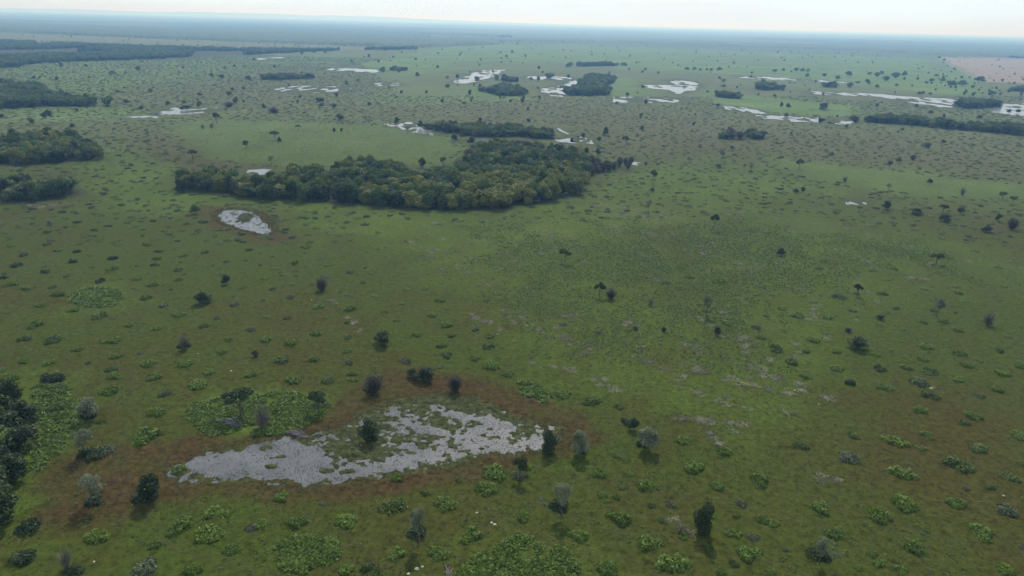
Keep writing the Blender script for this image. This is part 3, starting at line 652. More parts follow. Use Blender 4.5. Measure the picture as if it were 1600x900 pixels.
T_AUTO = [(306,334,16,17,'green'),(80,361,16,20,'pale'),(302,252,14,20,'opendark'),(260,250,12,16,'pale'),(338,192,10,17,'open'),(385,232,9,14,'opendark'),(318,208,7,14,'pale'),(332,206,8,13,'pale'),
 (430,219,14,16,'opendark'),(437,223,7,10,'dark'),(384,232,8,10,'open'),(466,204,9,10,'open'),(522,207,5,9,'dark'),(534,208,5,9,'dark'),(424,257,12,15,'pale'),(620,194,9,13,'dark'),(657,200,10,13,'dark'),(637,208,10,12,'pale'),
 (532,188,12,9,'dark'),(572,190,7,10,'pale'),(710,220,13,12,'green'),(737,226,12,14,'dark'),(660,262,14,18,'green'),(692,262,14,18,'open'),(916,241,9,12,'dark'),(934,243,10,13,'dark'),(946,211,9,14,'dark'),(936,222,8,10,'green'),
 (977,228,12,17,'open'),(911,217,8,11,'green'),(825,192,8,8,'dark'),(750,191,7,8,'dark'),(945,212,8,10,'green'),(1003,204,9,9,'green'),(1020,286,13,24,'open'),(1019,300,10,8,'dark'),(1013,335,14,24,'pale'),(1127,252,12,20,'pale'),
 (1123,263,12,8,'dark'),(1173,268,14,15,'pale'),(1115,360,13,28,'open'),(1221,168,6,9,'dark'),(1231,169,8,9,'dark'),(1228,183,8,7,'dark'),(1121,167,8,6,'dark'),(1144,233,9,6,'dark'),(1248,265,14,17,'opendark'),(1243,301,9,8,'dark'),(1254,301,8,10,'dark'),
 (1389,264,9,13,'opendark'),(1404,254,9,9,'green'),(1452,287,9,9,'green'),(1388,297,11,12,'pale'),(1503,306,10,16,'bare'),(1565,313,14,15,'open'),(1581,319,13,14,'open'),(1385,327,15,15,'dark'),(1431,335,22,13,'dark'),(1473,332,16,14,'opendark'),(1476,346,20,14,'dark'),
 (1500,334,14,13,'green'),(1559,345,10,14,'dark'),(1581,358,22,20,'twiggy'),(1542,363,16,12,'dark'),(1473,225,9,8,'dark'),(1320,285,10,12,'bare'),(1410,205,8,6,'dark'),(1430,175,6,13,'open'),(1454,178,8,7,'dark'),(1530,186,9,8,'dark'),(1474,184,5,7,'dark'),
 (96,106,6,9,'green'),(177,117,12,8,'green'),(216,112,9,10,'green'),(331,121,7,8,'green'),(347,124,10,9,'green'),(364,143,6,7,'dark'),(312,150,9,6,'dark'),(198,163,9,9,'dark'),(184,145,8,5,'green'),(221,172,9,7,'dark'),(263,165,9,8,'dark'),(312,164,9,7,'dark'),(339,190,10,12,'open'),
 (412,170,7,9,'dark'),(523,169,8,8,'dark'),(503,168,8,8,'green'),(472,86,5,5,'green'),(491,83,5,5,'green'),(508,84,6,5,'green'),(397,95,5,5,'dark'),(429,106,5,5,'dark'),(531,186,14,9,'green'),(381,141,5,6,'green'),
 (577,91,6,7,'green'),(577,166,9,7,'dark'),(652,120,8,8,'dark'),(745,129,10,11,'green'),(715,124,7,9,'green'),(699,123,7,5,'green'),(691,161,6,8,'dark'),(734,151,7,12,'green'),(888,123,7,8,'green'),(1004,139,8,7,'dark'),(841,127,6,9,'green'),(842,109,5,7,'green'),
 (800,84,5,6,'green'),(791,90,5,5,'green'),(818,156,6,7,'dark'),(797,161,5,6,'dark'),(825,173,5,5,'dark'),(1009,163,7,8,'dark'),(684,107,5,6,'green'),(770,114,5,5,'dark'),
 (1210,151,6,4,'dark'),(1131,137,8,6,'green'),(1105,145,6,4,'dark'),(1173,122,5,5,'green'),(1244,112,10,7,'green'),(1254,112,8,6,'green'),(1262,113,7,6,'green'),(1261,121,8,7,'green'),(1224,112,6,6,'green'),(1210,113,10,6,'green'),(1308,125,10,8,'green'),(1325,119,13,9,'green'),(1288,120,10,6,'green'),
 (1359,117,9,5,'green'),(1370,121,11,9,'green'),(1377,117,8,7,'green'),(1355,129,9,6,'green'),(1384,127,15,9,'green'),(1399,123,17,11,'green'),(1413,120,8,10,'green'),(1370,138,8,7,'green'),(1401,135,7,5,'green'),(1485,136,18,12,'green'),(1503,135,14,11,'green'),(1529,129,17,11,'green'),(1519,138,9,6,'green'),
 (1553,148,10,6,'green'),(1475,96,6,5,'green'),(1467,92,6,5,'green'),(1453,149,6,5,'dark'),(1370,167,6,6,'dark'),(1576,177,8,7,'dark'),(1590,177,9,7,'dark'),(1073,110,8,6,'green'),(1085,110,8,6,'green'),(1094,111,5,5,'green'),(1104,111,6,5,'green'),(1111,111,7,5,'green'),(1124,111,9,7,'green'),
 (1463,120,7,5,'green'),(1473,124,7,6,'green'),(1455,128,10,6,'green'),(1447,131,7,5,'green'),(1433,125,6,5,'green'),(1502,123,6,5,'green'),(292,171,16,8,'dark'),(284,172,10,6,'green'),(358,167,20,9,'twiggy'),(428,176,22,10,'twiggy')]
LOOK = {'dark': 'small dark tree', 'green': 'small green tree', 'open': 'thin open-crowned tree', 'opendark': 'dark round-topped tree', 'pale': 'greyish airy tree', 'twiggy': 'grey twiggy bush', 'bare': 'bare dead tree'}
def tree_at(name, x, y, wp, hp, kind, label, cat='tree', group=None):
    p = unp(x, y); s = F_PX / (np.hypot(p[1] * FW[1] + CAM_H * -FW[2], 0) )
    dist = math.hypot(p[0], p[1]); el = math.atan2(CAM_H, dist)
    hgt = max((hp - wp * math.sin(el) * .35) / (s * math.cos(el)), wp / s * .45)
    return place_tree(name, kind, p[0], p[1], wp / s * 1.08, hgt * 1.03, label, cat, group)
for (x, y, wp, hp, kind, lab) in T_HAND: tree_at('savanna_tree', x, y, wp, hp, kind, lab, 'tree', 'lone trees on the savanna')
for (x, y, wp, hp, kind), pw in zip(T_AUTO, place_words([(t[0], t[1] - 4) for t in T_AUTO])):
    tree_at('savanna_tree', x, y, wp, hp, kind, LOOK[kind] + ', ' + pw, 'tree', 'lone trees on the savanna')

# ------------------------------------------------------------------ woods
WOOD_IDX = [('wooddark', k) for k in range(5)] + [('woodolive', k) for k in range(4)] + [('woodgrey', k) for k in range(3)]
wcol = tmpl_collection('wood_templates', [mesh_from('t', *join([(lambda me: (np.array([v.co for v in me.vertices]), np.array([list(p.vertices) for p in me.polygons]), np.array([a.value for a in me.attributes['f_tone'].data])))(ARCH[k][v][0])])[:2], ARCH[k][v][0].materials[0], False,
        dict(f_tone=np.array([a.value for a in ARCH[k][v][0].attributes['f_tone'].data]))) for k, v in WOOD_IDX])
allw = []
for wi, (nm, W) in enumerate(WOODS.items()):
    Q = wood_poly(W); sp = W['sp']; lo = Q.min(0); hi = Q.max(0)
    xs = np.arange(lo[0], hi[0] + sp, sp); ys = np.arange(lo[1], hi[1] + sp * 1.4, sp * .87)
    X, Y = np.meshgrid(xs, ys); X = X + (np.arange(len(ys)) % 2)[:, None] * sp / 2
    P = np.c_[X.ravel(), Y.ravel()] + rng.normal(size=(X.size, 2)) * sp * .26
    D = np.hypot(*Q.mean(0)); sdv = sdist(P, Q) + .006 * D * fbm(P[:, 0] / 18, P[:, 1] / 18, 500 + wi, 2)
    P = P[sdv > (sp * .3 if nm != 'central wood' else .5)]
    if nm == 'grey thicket right of centre': P = P[rng.random(len(P)) < .8]
    if len(P) == 0: P = Q.mean(0)[None]
    for p in P: allw.append([wi, nm, p[0], p[1], F_PX / (p[1] * FW[1] + CAM_H * -FW[2])])
for x_, y_ in [(287,291),(297,295),(310,295),(326,297),(345,299),(360,299),(372,303),(384,306),(366,290),(350,288),(335,285),(925,273),(934,269),(943,268),(951,265),(960,263),(968,260),(977,258),(986,256)]:
    p = unp(x_, y_); allw.append([0, 'central wood', p[0], p[1], F_PX / (p[1] * FW[1] + CAM_H * -FW[2])])
# the dark wood cut by the left edge
EDGE = [(22,642),(36,668),(2,662),(-25,680),(20,695),(33,712),(-10,715),(8,735),(22,748),(-35,740),(-15,780),(-4,818),(-30,640)]
for e in EDGE:
    p = unp(e[0], e[1]); allw.append([99, 'left edge wood', p[0], p[1], F_PX / (p[1] * FW[1] + CAM_H * -FW[2])])
def wood_kind(nm, p, u):
    x, y = project(np.array([p[0], p[1], 7.])); x = float(x); y = float(y)
    if nm == 'central wood':
        ol = .18 + (.5 if 720 < x < 915 and y > 262 else 0) + (.25 if 560 < x < 920 and y > 285 else 0) + (.25 if x < 450 else 0)
        gr = .05 + (.8 if x > 915 else 0) + (.2 if y < 250 else 0)
    elif nm == 'upper left wood': ol, gr = .35, .05
    elif nm == 'lower left wood': ol, gr = .06, .35
    elif nm == 'grey thicket right of centre': ol, gr = .0, .45
    elif nm == 'left edge wood': ol, gr = 0., 0.
    elif nm == 'northern wood': ol, gr = .05, .15
    else: ol, gr = .04, .03
    return 'woodgrey' if u < gr else ('woodolive' if u < gr + ol else 'wooddark')
kinds = [wood_kind(a[1], (a[2], a[3]), rng.random()) for a in allw]
order = sorted(range(len(allw)), key=lambda i: -allw[i][4] - (1 if allw[i][0] == 99 else 0))
vis = []
for i in order:
    x, y = project(np.array([allw[i][2], allw[i][3], 7.]))
    if -15 < x < 1615: vis.append(i)
solo = set(vis[:296])
rows = {}
for i in solo:
    a = allw[i]; px, py = project(np.array([a[2], a[3], 0.]))
    rows.setdefault(a[1], []).append((i, float(px), float(py)))
KW = {'wooddark': 'dark green', 'woodolive': 'yellow-green', 'woodgrey': 'grey-brown'}
for nm, l in rows.items():
    Q = wood_poly(WOODS[nm]) if nm in WOODS else None
    buckets = {}
    for i, px, py in l:
        if Q is not None:
            front = polyw(WOODS[nm]['front']); fd = ldist(np.array([[allw[i][2], allw[i][3]]]), front)[0]; row = min(int(fd / 8), 11)
        else: row = 0
        buckets.setdefault((row, kinds[i]), []).append((px, i))
    for (row, kd), bl in buckets.items():
        bl.sort()
        for k, (px, i) in enumerate(bl):
            a = allw[i]; rw = 'front row' if row == 0 else ordinal(row + 1) + ' row'
            lab = '%s tree, %s such from left in the %s of the %s' % (KW[kd], ordinal(k + 1), rw, nm)
            h = (WOODS[nm]['h'] if nm in WOODS else 9.5) * (.72 + .5 * rng.random()); wd = ((WOODS[nm]['sp'] * 1.12 + .6) if nm in WOODS else 8.6) * (.75 + .6 * rng.random())
            if nm == 'central wood' and px > 918: h *= .62; wd *= .7
            kk = kd if nm != 'left edge wood' else 'dark'
            place_tree('woodland_tree', kk, a[2], a[3], wd, h, lab, 'tree', 'trees of the ' + nm)
rest = {}
for i in range(len(allw)):
    if i not in solo: rest.setdefault(allw[i][1], []).append(i)
KI = {'wooddark': (0, 5), 'woodolive': (5, 4), 'woodgrey': (9, 3)}
for nm, l in rest.items():
    P = np.array([[allw[i][2], allw[i][3]] for i in l]); h = WOODS[nm]['h'] if nm in WOODS else 9
    idx_ = np.array([KI[kinds[i]][0] + int(rng.integers(KI[kinds[i]][1])) for i in l])
    sw = (WOODS[nm]['sp'] if nm in WOODS else 8) * 1.18 / 8 * (.8 + .5 * rng.random(len(l))); sh = h / 8 * (.75 + .4 * rng.random(len(l)))
    if nm == 'central wood': tip = np.where(project(np.c_[P, np.zeros(len(P))])[0] > 918, .66, 1.); sw = sw * tip; sh = sh * tip
    scatter('wood', P, np.c_[sw, sw, sh], wcol, len(WOOD_IDX), {'central wood': 'back of the large central wood, crowns merging into one dark mass', 'left edge wood': 'dark trees just beyond the left edge wood'}.get(nm, 'trees massed in the ' + nm), 'wood', idx=idx_)
# woodland band at the upper left, open in places
Qb = np.array(list(polyw(BAND['front'])) + list(polyw(BAND['back'], 9)))
lo = Qb.min(0); hi = Qb.max(0); n = int((hi - lo).prod() / 75); n = min(n, 60000)
P = lo + rng.random((n, 2)) * (hi - lo); k_ = sdist(P, Qb) + 25 * fbm(P[:, 0] / 60, P[:, 1] / 60, 610, 3)
P = P[(k_ > 0) & (fbm(P[:, 0] / 130, P[:, 1] / 260, 611, 3) > -.15)]
s = .95 + .5 * rng.random(len(P))
scatter('wood', P, np.c_[s * 1.1, s * 1.1, s * 1.0], wcol, 5, 'long open woodland band across the upper left distance', 'wood')

# far canopies, too distant to tell crowns apart
def canopy(name, pl, h, label):
    Q = polyw(pl); az = np.arctan2(Q[:, 0], Q[:, 1]); rd = np.hypot(Q[:, 0], Q[:, 1])
    A = np.arange(az.min(), az.max(), .0013); r_ = [rd.min()]
    while r_[-1] < rd.max(): r_.append(r_[-1] * 1.006)
    r_ = np.array(r_); X = np.sin(A)[None] * r_[:, None]; Y = np.cos(A)[None] * r_[:, None]; P = np.c_[X.ravel(), Y.ravel()]
    D = rd.mean(); sdv = sdist(P, Q) + .012 * D * fbm(P[:, 0] / (D * .03), P[:, 1] / (D * .05), 700, 4)
    z = h * (.55 + .45 * hash2(np.arange(len(P)), np.arange(len(P)) * 3, 5) ) * (.8 + .3 * fbm(P[:, 0] / 60, P[:, 1] / 60, 701, 2)) * sst(sdv, 0, 6) - .5 * (sdv <= 0)
    na2 = len(A); i_ = np.arange(len(r_) - 1)[:, None]; j_ = np.arange(na2 - 1)[None]
    Fc = np.stack([i_ * na2 + j_, i_ * na2 + j_ + 1, (i_ + 1) * na2 + j_ + 1, (i_ + 1) * na2 + j_], -1).reshape(-1, 4)
    keep = (sdv[Fc] > 0).any(1); Fc = Fc[keep]; used = np.unique(Fc); mp_ = np.full(len(P), -1); mp_[used] = np.arange(len(used))
    me = mesh_from(name, np.c_[P, z][used], mp_[Fc], M_CANOPY, False); obj(name, me, kind='stuff', label=label, category='wood')
CL = ['dense dark blue far woodland across the upper left', 'thin far woodland band on the upper right horizon', 'thin far woodland strip in the upper middle', 'faintest woodland streak below the right horizon', 'pale far woodland streak left of centre']
for (pl, h), lb in zip(SHEETS, CL): canopy('distant_woodland', pl, h, lb)

# tiny far trees, too many to list
def in_any(P, polys, grow_=0.):
    r_ = np.zeros(len(P), bool)
    for Q in polys: r_ |= sdbox(P, Q, 50) > -grow_
    return r_
WOODP = [wood_poly(W) for W in WOODS.values()]; WATP = [polyw(p[0]) for p in WATERS] + [MP, P2]
pts = []
for (x0, x1, y0, y1, n) in [(0,560,92,175,60),(560,1600,66,100,260),(1040,1600,100,150,80),(0,640,52,80,200),(560,1040,100,165,45),(640,1300,56,70,350),(1200,1640,72,92,120),(960,1600,180,260,14),(0,200,160,200,8),(1440,1640,105,150,60)]:
    q = np.c_[x0 + rng.random(n) * (x1 - x0), y0 + rng.random(n) * (y1 - y0)]; pts.append(unp(q[:, 0], q[:, 1]))
P = np.concatenate(pts); P = P[~in_any(P, WOODP + WATP)]
s = (.32 + .6 * rng.random(len(P)) ** 1.6)
scatter('distant_trees', P, np.c_[s, s, s * .9], wcol, 5, 'tiny dark trees dotted over the hazy distant pastures', 'trees')

# ------------------------------------------------------------------ shrub mounds
def shrub_geo(rg, R=1., H=.38, n=330, size=.16, hole=0.):
    B = [(0, 0, .02, .62, H * .9)]
    for i in range(rg.integers(5, 9)):
        a = rg.random() * 6.283; q = .35 + .35 * rg.random(); s_ = .22 + .22 * rg.random()
        B.append((math.cos(a) * q, math.sin(a) * q, .0, s_, H * (.55 + .5 * rg.random())))
    B = np.array(B); ch = rg.choice(len(B), n, p=B[:, 3] / B[:, 3].sum())
    D = rg.normal(size=(n, 3)); D[:, 2] = np.abs(D[:, 2]); D /= np.linalg.norm(D, axis=1)[:, None]
    rad = .55 + .5 * rg.random(n) ** .6
    Pc = B[ch][:, :3] + D * np.c_[B[ch][:, 3], B[ch][:, 3], B[ch][:, 4]] * rad[:, None]
    Pc[:, 2] = np.maximum(Pc[:, 2], .03)
    Nn = D * .5 + rg.normal(size=(n, 3)) * .55 + [0, 0, .35]; Nn /= np.linalg.norm(Nn, axis=1)[:, None]
    s_ = size * (.5 + .9 * rg.random(n)); V, Fc = quads_from(Pc, Nn, s_ * .35, s_ * .85, rg)
    rim = np.clip(np.hypot(Pc[:, 0], Pc[:, 1]), 0, 1)
    tone = .04 + .72 * rg.random(n) + .34 * rg.random(len(B))[ch]
    return V, Fc, np.clip(tone, 0, 1)
SHM = {}
for kd in ('bright', 'dull', 'dark', 'greyish'):
    SHM[kd] = []
    for v in range(5):
        rg = np.random.default_rng(900 + v * 7 + len(kd))
        gq = shrub_geo(rg, n=850, size=.105 if kd != 'dark' else .12, H=.42 if kd != 'dark' else .55)
        if kd == 'greyish': gq = join([gq, tuple(sticks(rg, 50, .8, .4, .012))])
        SHM[kd].append(mesh_from('shrub_' + kd, gq[0], gq[1], M_SHRUB[kd], False, dict(f_tone=gq[2])))
S_HAND = []
def add(x0, y0, k, lst):
    for t in lst: S_HAND.append((x0 + t[0] / k, y0 + t[1] / k, t[2] / k, t[3] if len(t) > 3 else None))
add(0, 560, 2.6475, [(98,12,60),(205,20,60),(40,85,80),(218,88,100,'dark'),(610,25,70),(770,25,70),(465,45,60),(472,75,75),(635,78,80),(865,60,65),(815,113,95,'bright'),(1030,70,60,'bright'),(215,148,110),(452,140,90),(685,150,70,'dull'),(645,228,90),(235,205,100),(600,325,150,'bright'),(440,385,110),(380,400,120,'dark'),(740,460,80,'bright'),(400,745,130,'bright'),(120,715,130,'dark'),(80,830,140,'dark'),(640,770,80),(745,700,115),(895,645,130,'bright'),(860,735,150),(1035,700,80,'greyish'),(950,795,90,'bright'),(590,875,150),(310,878,100,'dark'),(800,880,100),(395,590,110,'dark'),(600,580,120,'dark'),(370,235,90,'dark'),(420,262,50,'dull')])
add(400, 560, 2.6475, [(155,95,75),(300,95,65),(385,20,40,'dark'),(110,15,80,'greyish'),(620,15,60,'greyish'),(235,8,50),(970,35,90,'bright'),(1040,65,60),(965,98,35,'dull'),(400,65,55),(585,495,75,'bright'),(110,575,90,'bright'),(20,690,80,'bright'),(170,680,115),(375,672,130),(570,618,130),(785,605,115),(955,540,115,'bright'),(985,475,130,'bright'),(840,505,50),(700,560,50),(885,735,125,'bright'),(755,810,105,'bright'),(580,810,95,'bright'),(215,765,95),(300,790,85,'bright'),(130,850,100),(190,880,80,'bright'),(370,875,90,'bright'),(480,880,120),(275,600,45,'greyish'),(265,205,70,'dark'),(290,200,60,'dull'),(670,735,110,'dark'),(480,330,70,'dark'),(470,130,80,'dark')])
add(800, 560, 2.6475, [(55,105,80,'bright'),(110,140,70),(210,155,85),(325,185,90),(445,200,65,'dull'),(365,480,90),(435,405,50),(475,425,50,'dull'),(560,533,105,'bright'),(745,452,120,'bright'),(710,345,90),(845,530,90,'bright'),(1020,510,100,'bright'),(445,665,125,'bright'),(45,660,85),(275,735,105,'bright'),(570,770,125,'bright'),(665,855,150),(395,875,125,'bright'),(1035,670,80,'bright'),(985,815,130,'bright'),(915,850,60),(865,882,70),(810,785,65),(915,725,85),(1000,745,80,'greyish'),(375,570,60),(385,590,40,'bright'),(430,575,45),(580,610,50),(660,605,60,'greyish'),(625,670,55),(200,465,40),(570,435,40),(675,545,40,'bright'),(945,602,65,'greyish'),(930,648,45),(880,388,80),(125,580,40,'greyish'),(710,740,55),(480,265,70,'dark'),(490,480,45,'bright'),(30,490,90),(200,622,115,'dark'),(60,455,60,'bright'),(285,378,80,'dark'),(545,355,75,'dark'),(820,650,70),(460,530,50,'dull'),(600,470,40,'dull')])
add(1200, 560, 2.6475, [(70,790,45,'greyish'),(60,828,45),(280,730,100,'bright'),(20,685,75,'bright'),(225,620,110,'bright'),(345,415,125,'greyish'),(555,480,115,'bright'),(525,345,110),(455,655,120,'bright'),(565,605,145,'bright'),(610,790,120,'bright'),(870,375,100),(785,440,130),(985,490,95),(780,605,110,'bright'),(880,725,130,'bright'),(985,628,120,'greyish'),(1030,320,80,'bright'),(655,322,70),(630,215,80,'bright'),(670,155,80),(625,100,100),(475,120,70),(355,322,75,'dull'),(125,365,80,'dull'),(850,240,95),(810,270,60),(875,157,60),(950,132,60),(795,90,60),(825,32,60),(975,65,70),(675,55,70),(465,45,60),(285,45,60),(340,103,60,'dark'),(160,78,50),(630,372,55),(820,540,45,'greyish'),(430,810,60,'bright'),(460,852,70),(370,868,45),(550,882,80,'bright'),(985,875,95,'bright'),(290,815,40,'greyish'),(100,875,45),(390,610,30),(755,812,30,'dull'),(10,885,60,'bright'),(1045,435,50),(650,710,50,'dull'),(920,535,60,'dull'),(190,815,120,'dark'),(1050,780,45,'greyish')])
add(0, 380, 3.75, [(65,18,60),(275,5,70),(345,45,70),(140,72,65,'dark'),(450,52,60,'dark'),(530,72,40),(660,93,70,'dark'),(860,10,70),(690,10,50),(925,50,55,'dark'),(1075,77,60),(1200,55,60,'dull'),(1455,40,60,'dull'),(95,133,80,'dark'),(275,105,50),(430,110,65,'dark'),(275,170,60,'dark'),(535,143,40),(655,152,80),(915,95,60),(905,130,60,'dull'),(1330,110,45,'dark'),(145,158,50),(390,197,60),(870,180,40),(1045,160,70,'dull'),(1280,185,55),(15,205,60,'dark'),(65,243,100),(160,265,90),(310,260,60),(590,225,70,'dark'),(800,213,70),(895,250,85),(1050,218,60),(1415,262,60),(335,305,100),(850,322,90),(245,365,90),(950,370,80),(1370,362,80,'greyish'),(430,395,80),(590,432,115),(1045,423,100),(1275,445,50,'dark'),(200,483,115),(765,483,75),(915,505,80),(1195,487,80),(1470,508,80),(145,560,105),(320,573,140),(655,575,120),(1335,567,75),(890,582,40),(170,630,60),(455,625,80,'bright'),(830,642,60,'greyish'),(680,667,80),(1300,640,80),(10,665,50),(140,695,80),(288,703,80),(860,712,90),(1090,715,90),(1225,762,80),(15,740,60),(515,703,45,'dark'),(655,740,80),(670,785,100),(895,785,110),(1475,770,95,'bright'),(1155,838,140,'bright'),(55,795,110),(310,798,130,'dark'),(310,875,150),(640,870,125,'bright'),(970,885,100),(1050,317,40),(10,300,50),(1075,605,90,'dark')])
add(400, 380, 3.75, [(295,25,80,'bright'),(60,10,50),(180,5,40),(110,150,60),(95,80,40,'dull'),(230,120,65),(420,132,60),(380,95,45),(50,208,55),(205,240,60),(225,165,50),(235,192,40),(410,193,60,'greyish'),(550,170,70,'greyish'),(95,270,50,'dark'),(200,320,70,'greyish'),(365,375,90),(550,390,95,'bright'),(545,308,60,'greyish'),(495,283,40,'dull'),(700,310,60),(860,352,60),(795,235,60),(880,272,55),(675,178,50),(622,232,50,'dull'),(60,432,60),(190,440,60,'dark'),(745,405,60),(825,455,60,'bright'),(1030,425,80),(545,465,65),(410,438,55),(1080,335,90,'bright'),(1115,382,50),(1350,335,60),(350,535,90),(540,555,70,'greyish'),(60,567,100),(205,590,100),(945,540,80),(1140,540,80),(1110,480,110,'bright'),(1085,603,90,'bright'),(1115,660,105),(535,635,75),(150,690,110),(340,685,80),(550,700,55,'dark'),(875,692,80,'greyish'),(215,808,110,'bright'),(430,810,95),(85,803,60),(700,690,45),(745,685,45),(1275,677,90,'bright'),(1385,723,120,'bright'),(1475,768,100,'bright'),(1360,610,100,'dull'),(1375,550,75),(1285,508,60,'dark'),(565,800,75),(700,725,40),(1080,722,60,'dull')])
add(800, 380, 3.75, [(845,140,60),(1010,140,60),(1040,200,75,'bright'),(900,235,55,'dark'),(990,270,50),(1185,165,60),(1185,85,60),(835,42,50),(695,50,45),(530,35,40),(420,25,50),(660,92,50),(1015,45,50),(1350,30,50),(1385,155,60),(1405,205,55),(1215,225,110),(1320,302,60),(1370,358,45),(1160,270,60,'bright'),(1265,470,95),(1320,407,55),(1455,555,80),(1430,495,80,'greyish'),(1490,430,40,'dark'),(300,480,65,'greyish'),(500,525,60,'dark'),(300,880,100,'bright'),(1490,150,40),(1490,340,40),(1140,400,60,'dark')])
add(1200, 380, 3.75, [(295,153,50,'dark'),(410,185,60),(330,105,65),(620,165,60),(740,155,60),(705,215,60),(765,265,30),(915,270,60,'bright'),(670,298,80),(420,320,95,'greyish'),(265,348,60,'greyish'),(355,437,80),(180,430,110),(550,355,50,'bright'),(755,385,50,'dark'),(495,400,50,'dark'),(340,530,60),(265,572,90),(220,635,70),(50,625,105),(400,635,75),(625,655,80),(715,625,60),(770,572,60),(810,512,60),(660,485,60),(905,467,55,'dark'),(925,608,110,'bright'),(1050,570,60),(1110,512,80),(1120,648,115,'bright'),(910,683,80),(1240,690,55),(1350,630,70),(1170,720,80),(660,740,85,'dark'),(810,733,80),(945,755,110),(1110,805,80),(1380,768,105),(490,820,65,'dark'),(395,740,85),(220,780,80),(135,700,95),(870,815,110,'bright'),(700,850,95,'bright'),(1345,860,90),(1230,890,60),(940,885,80,'dark'),(1475,720,80),(1140,343,60),(1355,338,45),(1105,260,50),(1115,295,70),(1340,145,60),(1210,48,60),(1295,10,55),(1380,257,50),(1405,550,55),(85,385,70),(95,515,60),(20,450,60),(45,240,55),(30,310,40),(520,300,45,'dark'),(975,400,60,'dark'),(1280,465,60,'dark')])
S_HAND.sort(key=lambda t: -t[2])
def shrub_kind(k):
    if k: return k
    u = rng.random(); return 'dull' if u < .35 else ('bright' if u < .96 else 'greyish')
S_ALL = [(x, y, w_, shrub_kind(k)) for x, y, w_, k in S_HAND]
S_SOLO, S_REST = S_ALL[:298], S_ALL[298:]
SZW = lambda w_: 'large' if w_ > 38 else ('small' if w_ < 24 else 'middling')
CW = {'bright': 'bright green', 'dull': 'dull green', 'dark': 'dark green', 'greyish': 'grey-green'}
def shrub_dims(x, y, w_):
    p = unp(x, y); return p, w_ / (F_PX / (p[1] * FW[1] + CAM_H * -FW[2]))
for (x, y, w_, kd), pw in zip(S_SOLO, place_words([(s[0], s[1]) for s in S_SOLO])):
    p, wm = shrub_dims(x, y, w_); R_ = wm / 2 * .98
    o = obj('shrub_mound', SHM[kd][int(rng.integers(5))], label='%s %s shrub, %s' % (SZW(w_), CW[kd], pw), category='shrub', group='low shrub mounds on the savanna')
    o.location = (p[0], p[1], 0); o.rotation_euler = (0, 0, rng.random() * 6.283); o.scale = (R_, R_ * (.85 + .3 * rng.random()), R_ * (.85 + .3 * rng.random()))
# all the smaller and farther mounds
scol = tmpl_collection('shrub_templates', SHM['bright'] + SHM['dull'] + SHM['dark'] + SHM['greyish'])
HANDP = np.array([unp(s[0], s[1]) for s in S_ALL])
Qs_ = polyw(SCRUB)
sp = 8.0; xs = np.arange(-1500, 1500, sp); ys = np.arange(250, 2000, sp * .95)
X, Y = np.meshgrid(xs, ys); X = X + (np.arange(len(ys)) % 2)[:, None] * sp / 2
P = np.c_[X.ravel(), Y.ravel()] + rng.normal(size=(X.size, 2)) * sp * .36
px, py = project(np.c_[P, np.zeros(len(P))])
k_ = (px > -60) & (px < 1660) & (py < 620)
P = P[k_]; px = px[k_]; py = py[k_]
LUSHP = [polyw(GREENS[i][0]) for i in (0, 4, 6, 7)]
k_ = ~in_any(P, WOODP + WATP, 4) & ~in_any(P, LUSHP, -5) & ~in_any(P, [Qb]) & ~in_any(P, [polyw(BROWNS[5][0])]) & ~in_any(P, [polyw(GREENS[8][0])], -6)
dens = np.where(in_any(P, [polyw(GREENS[1][0]), polyw(GREENS[2][0])]), .85, .97)
k_ &= ~in_any(P, [polyw(BROWN_FRINGE)]) & ~in_any(P, [Qs_], -12)
near_ = py > 380
dmin = np.full(len(P), 99.)
dmin[near_] = np.sqrt(((P[near_][:, None, :] - HANDP[None]) ** 2).sum(-1).min(1))
k_ &= dmin > 5.5
dens = np.where(near_, .8, dens)
k_ &= rng.random(len(P)) < dens
k_ &= ~((py < 150) & (px > 620))
P = P[k_]; k2 = fbm(P[:, 0] / 60, P[:, 1] / 60, 870, 3) > -.75 + .45 * rng.random(len(P)); P = P[k2]
py2 = project(np.c_[P, np.zeros(len(P))])[1]
s = np.where(py2 > 383, .4 + 1.0 * rng.random(len(P)) ** 1.8, 1.2 + 1.6 * rng.random(len(P)) ** 1.2)
idx_ = np.where(rng.random(len(P)) < .42, 5 + rng.integers(0, 5, len(P)), np.where(rng.random(len(P)) < .45, 10 + rng.integers(0, 5, len(P)), np.where(rng.random(len(P)) < .6, rng.integers(0, 5, len(P)), 15 + rng.integers(0, 5, len(P)))))
PR = np.array([unp(s_[0], s_[1]) for s_ in S_REST]); sr = np.array([shrub_dims(*s_[:3])[1] / 2 for s_ in S_REST]); ir = np.array([{'bright': 0, 'dull': 5, 'dark': 10, 'greyish': 15}[s_[3]] + int(rng.integers(5)) for s_ in S_REST])
P = np.concatenate([P, PR]); s = np.concatenate([s, sr]); idx_ = np.concatenate([idx_, ir])
scatter('shrub_mounds', P, np.c_[s * (.85 + .4 * rng.random(len(s))), s, s * .65], scol, 20, 'hundreds of small dark shrub mounds dotted evenly over the middle distance', 'shrubs', idx=idx_)

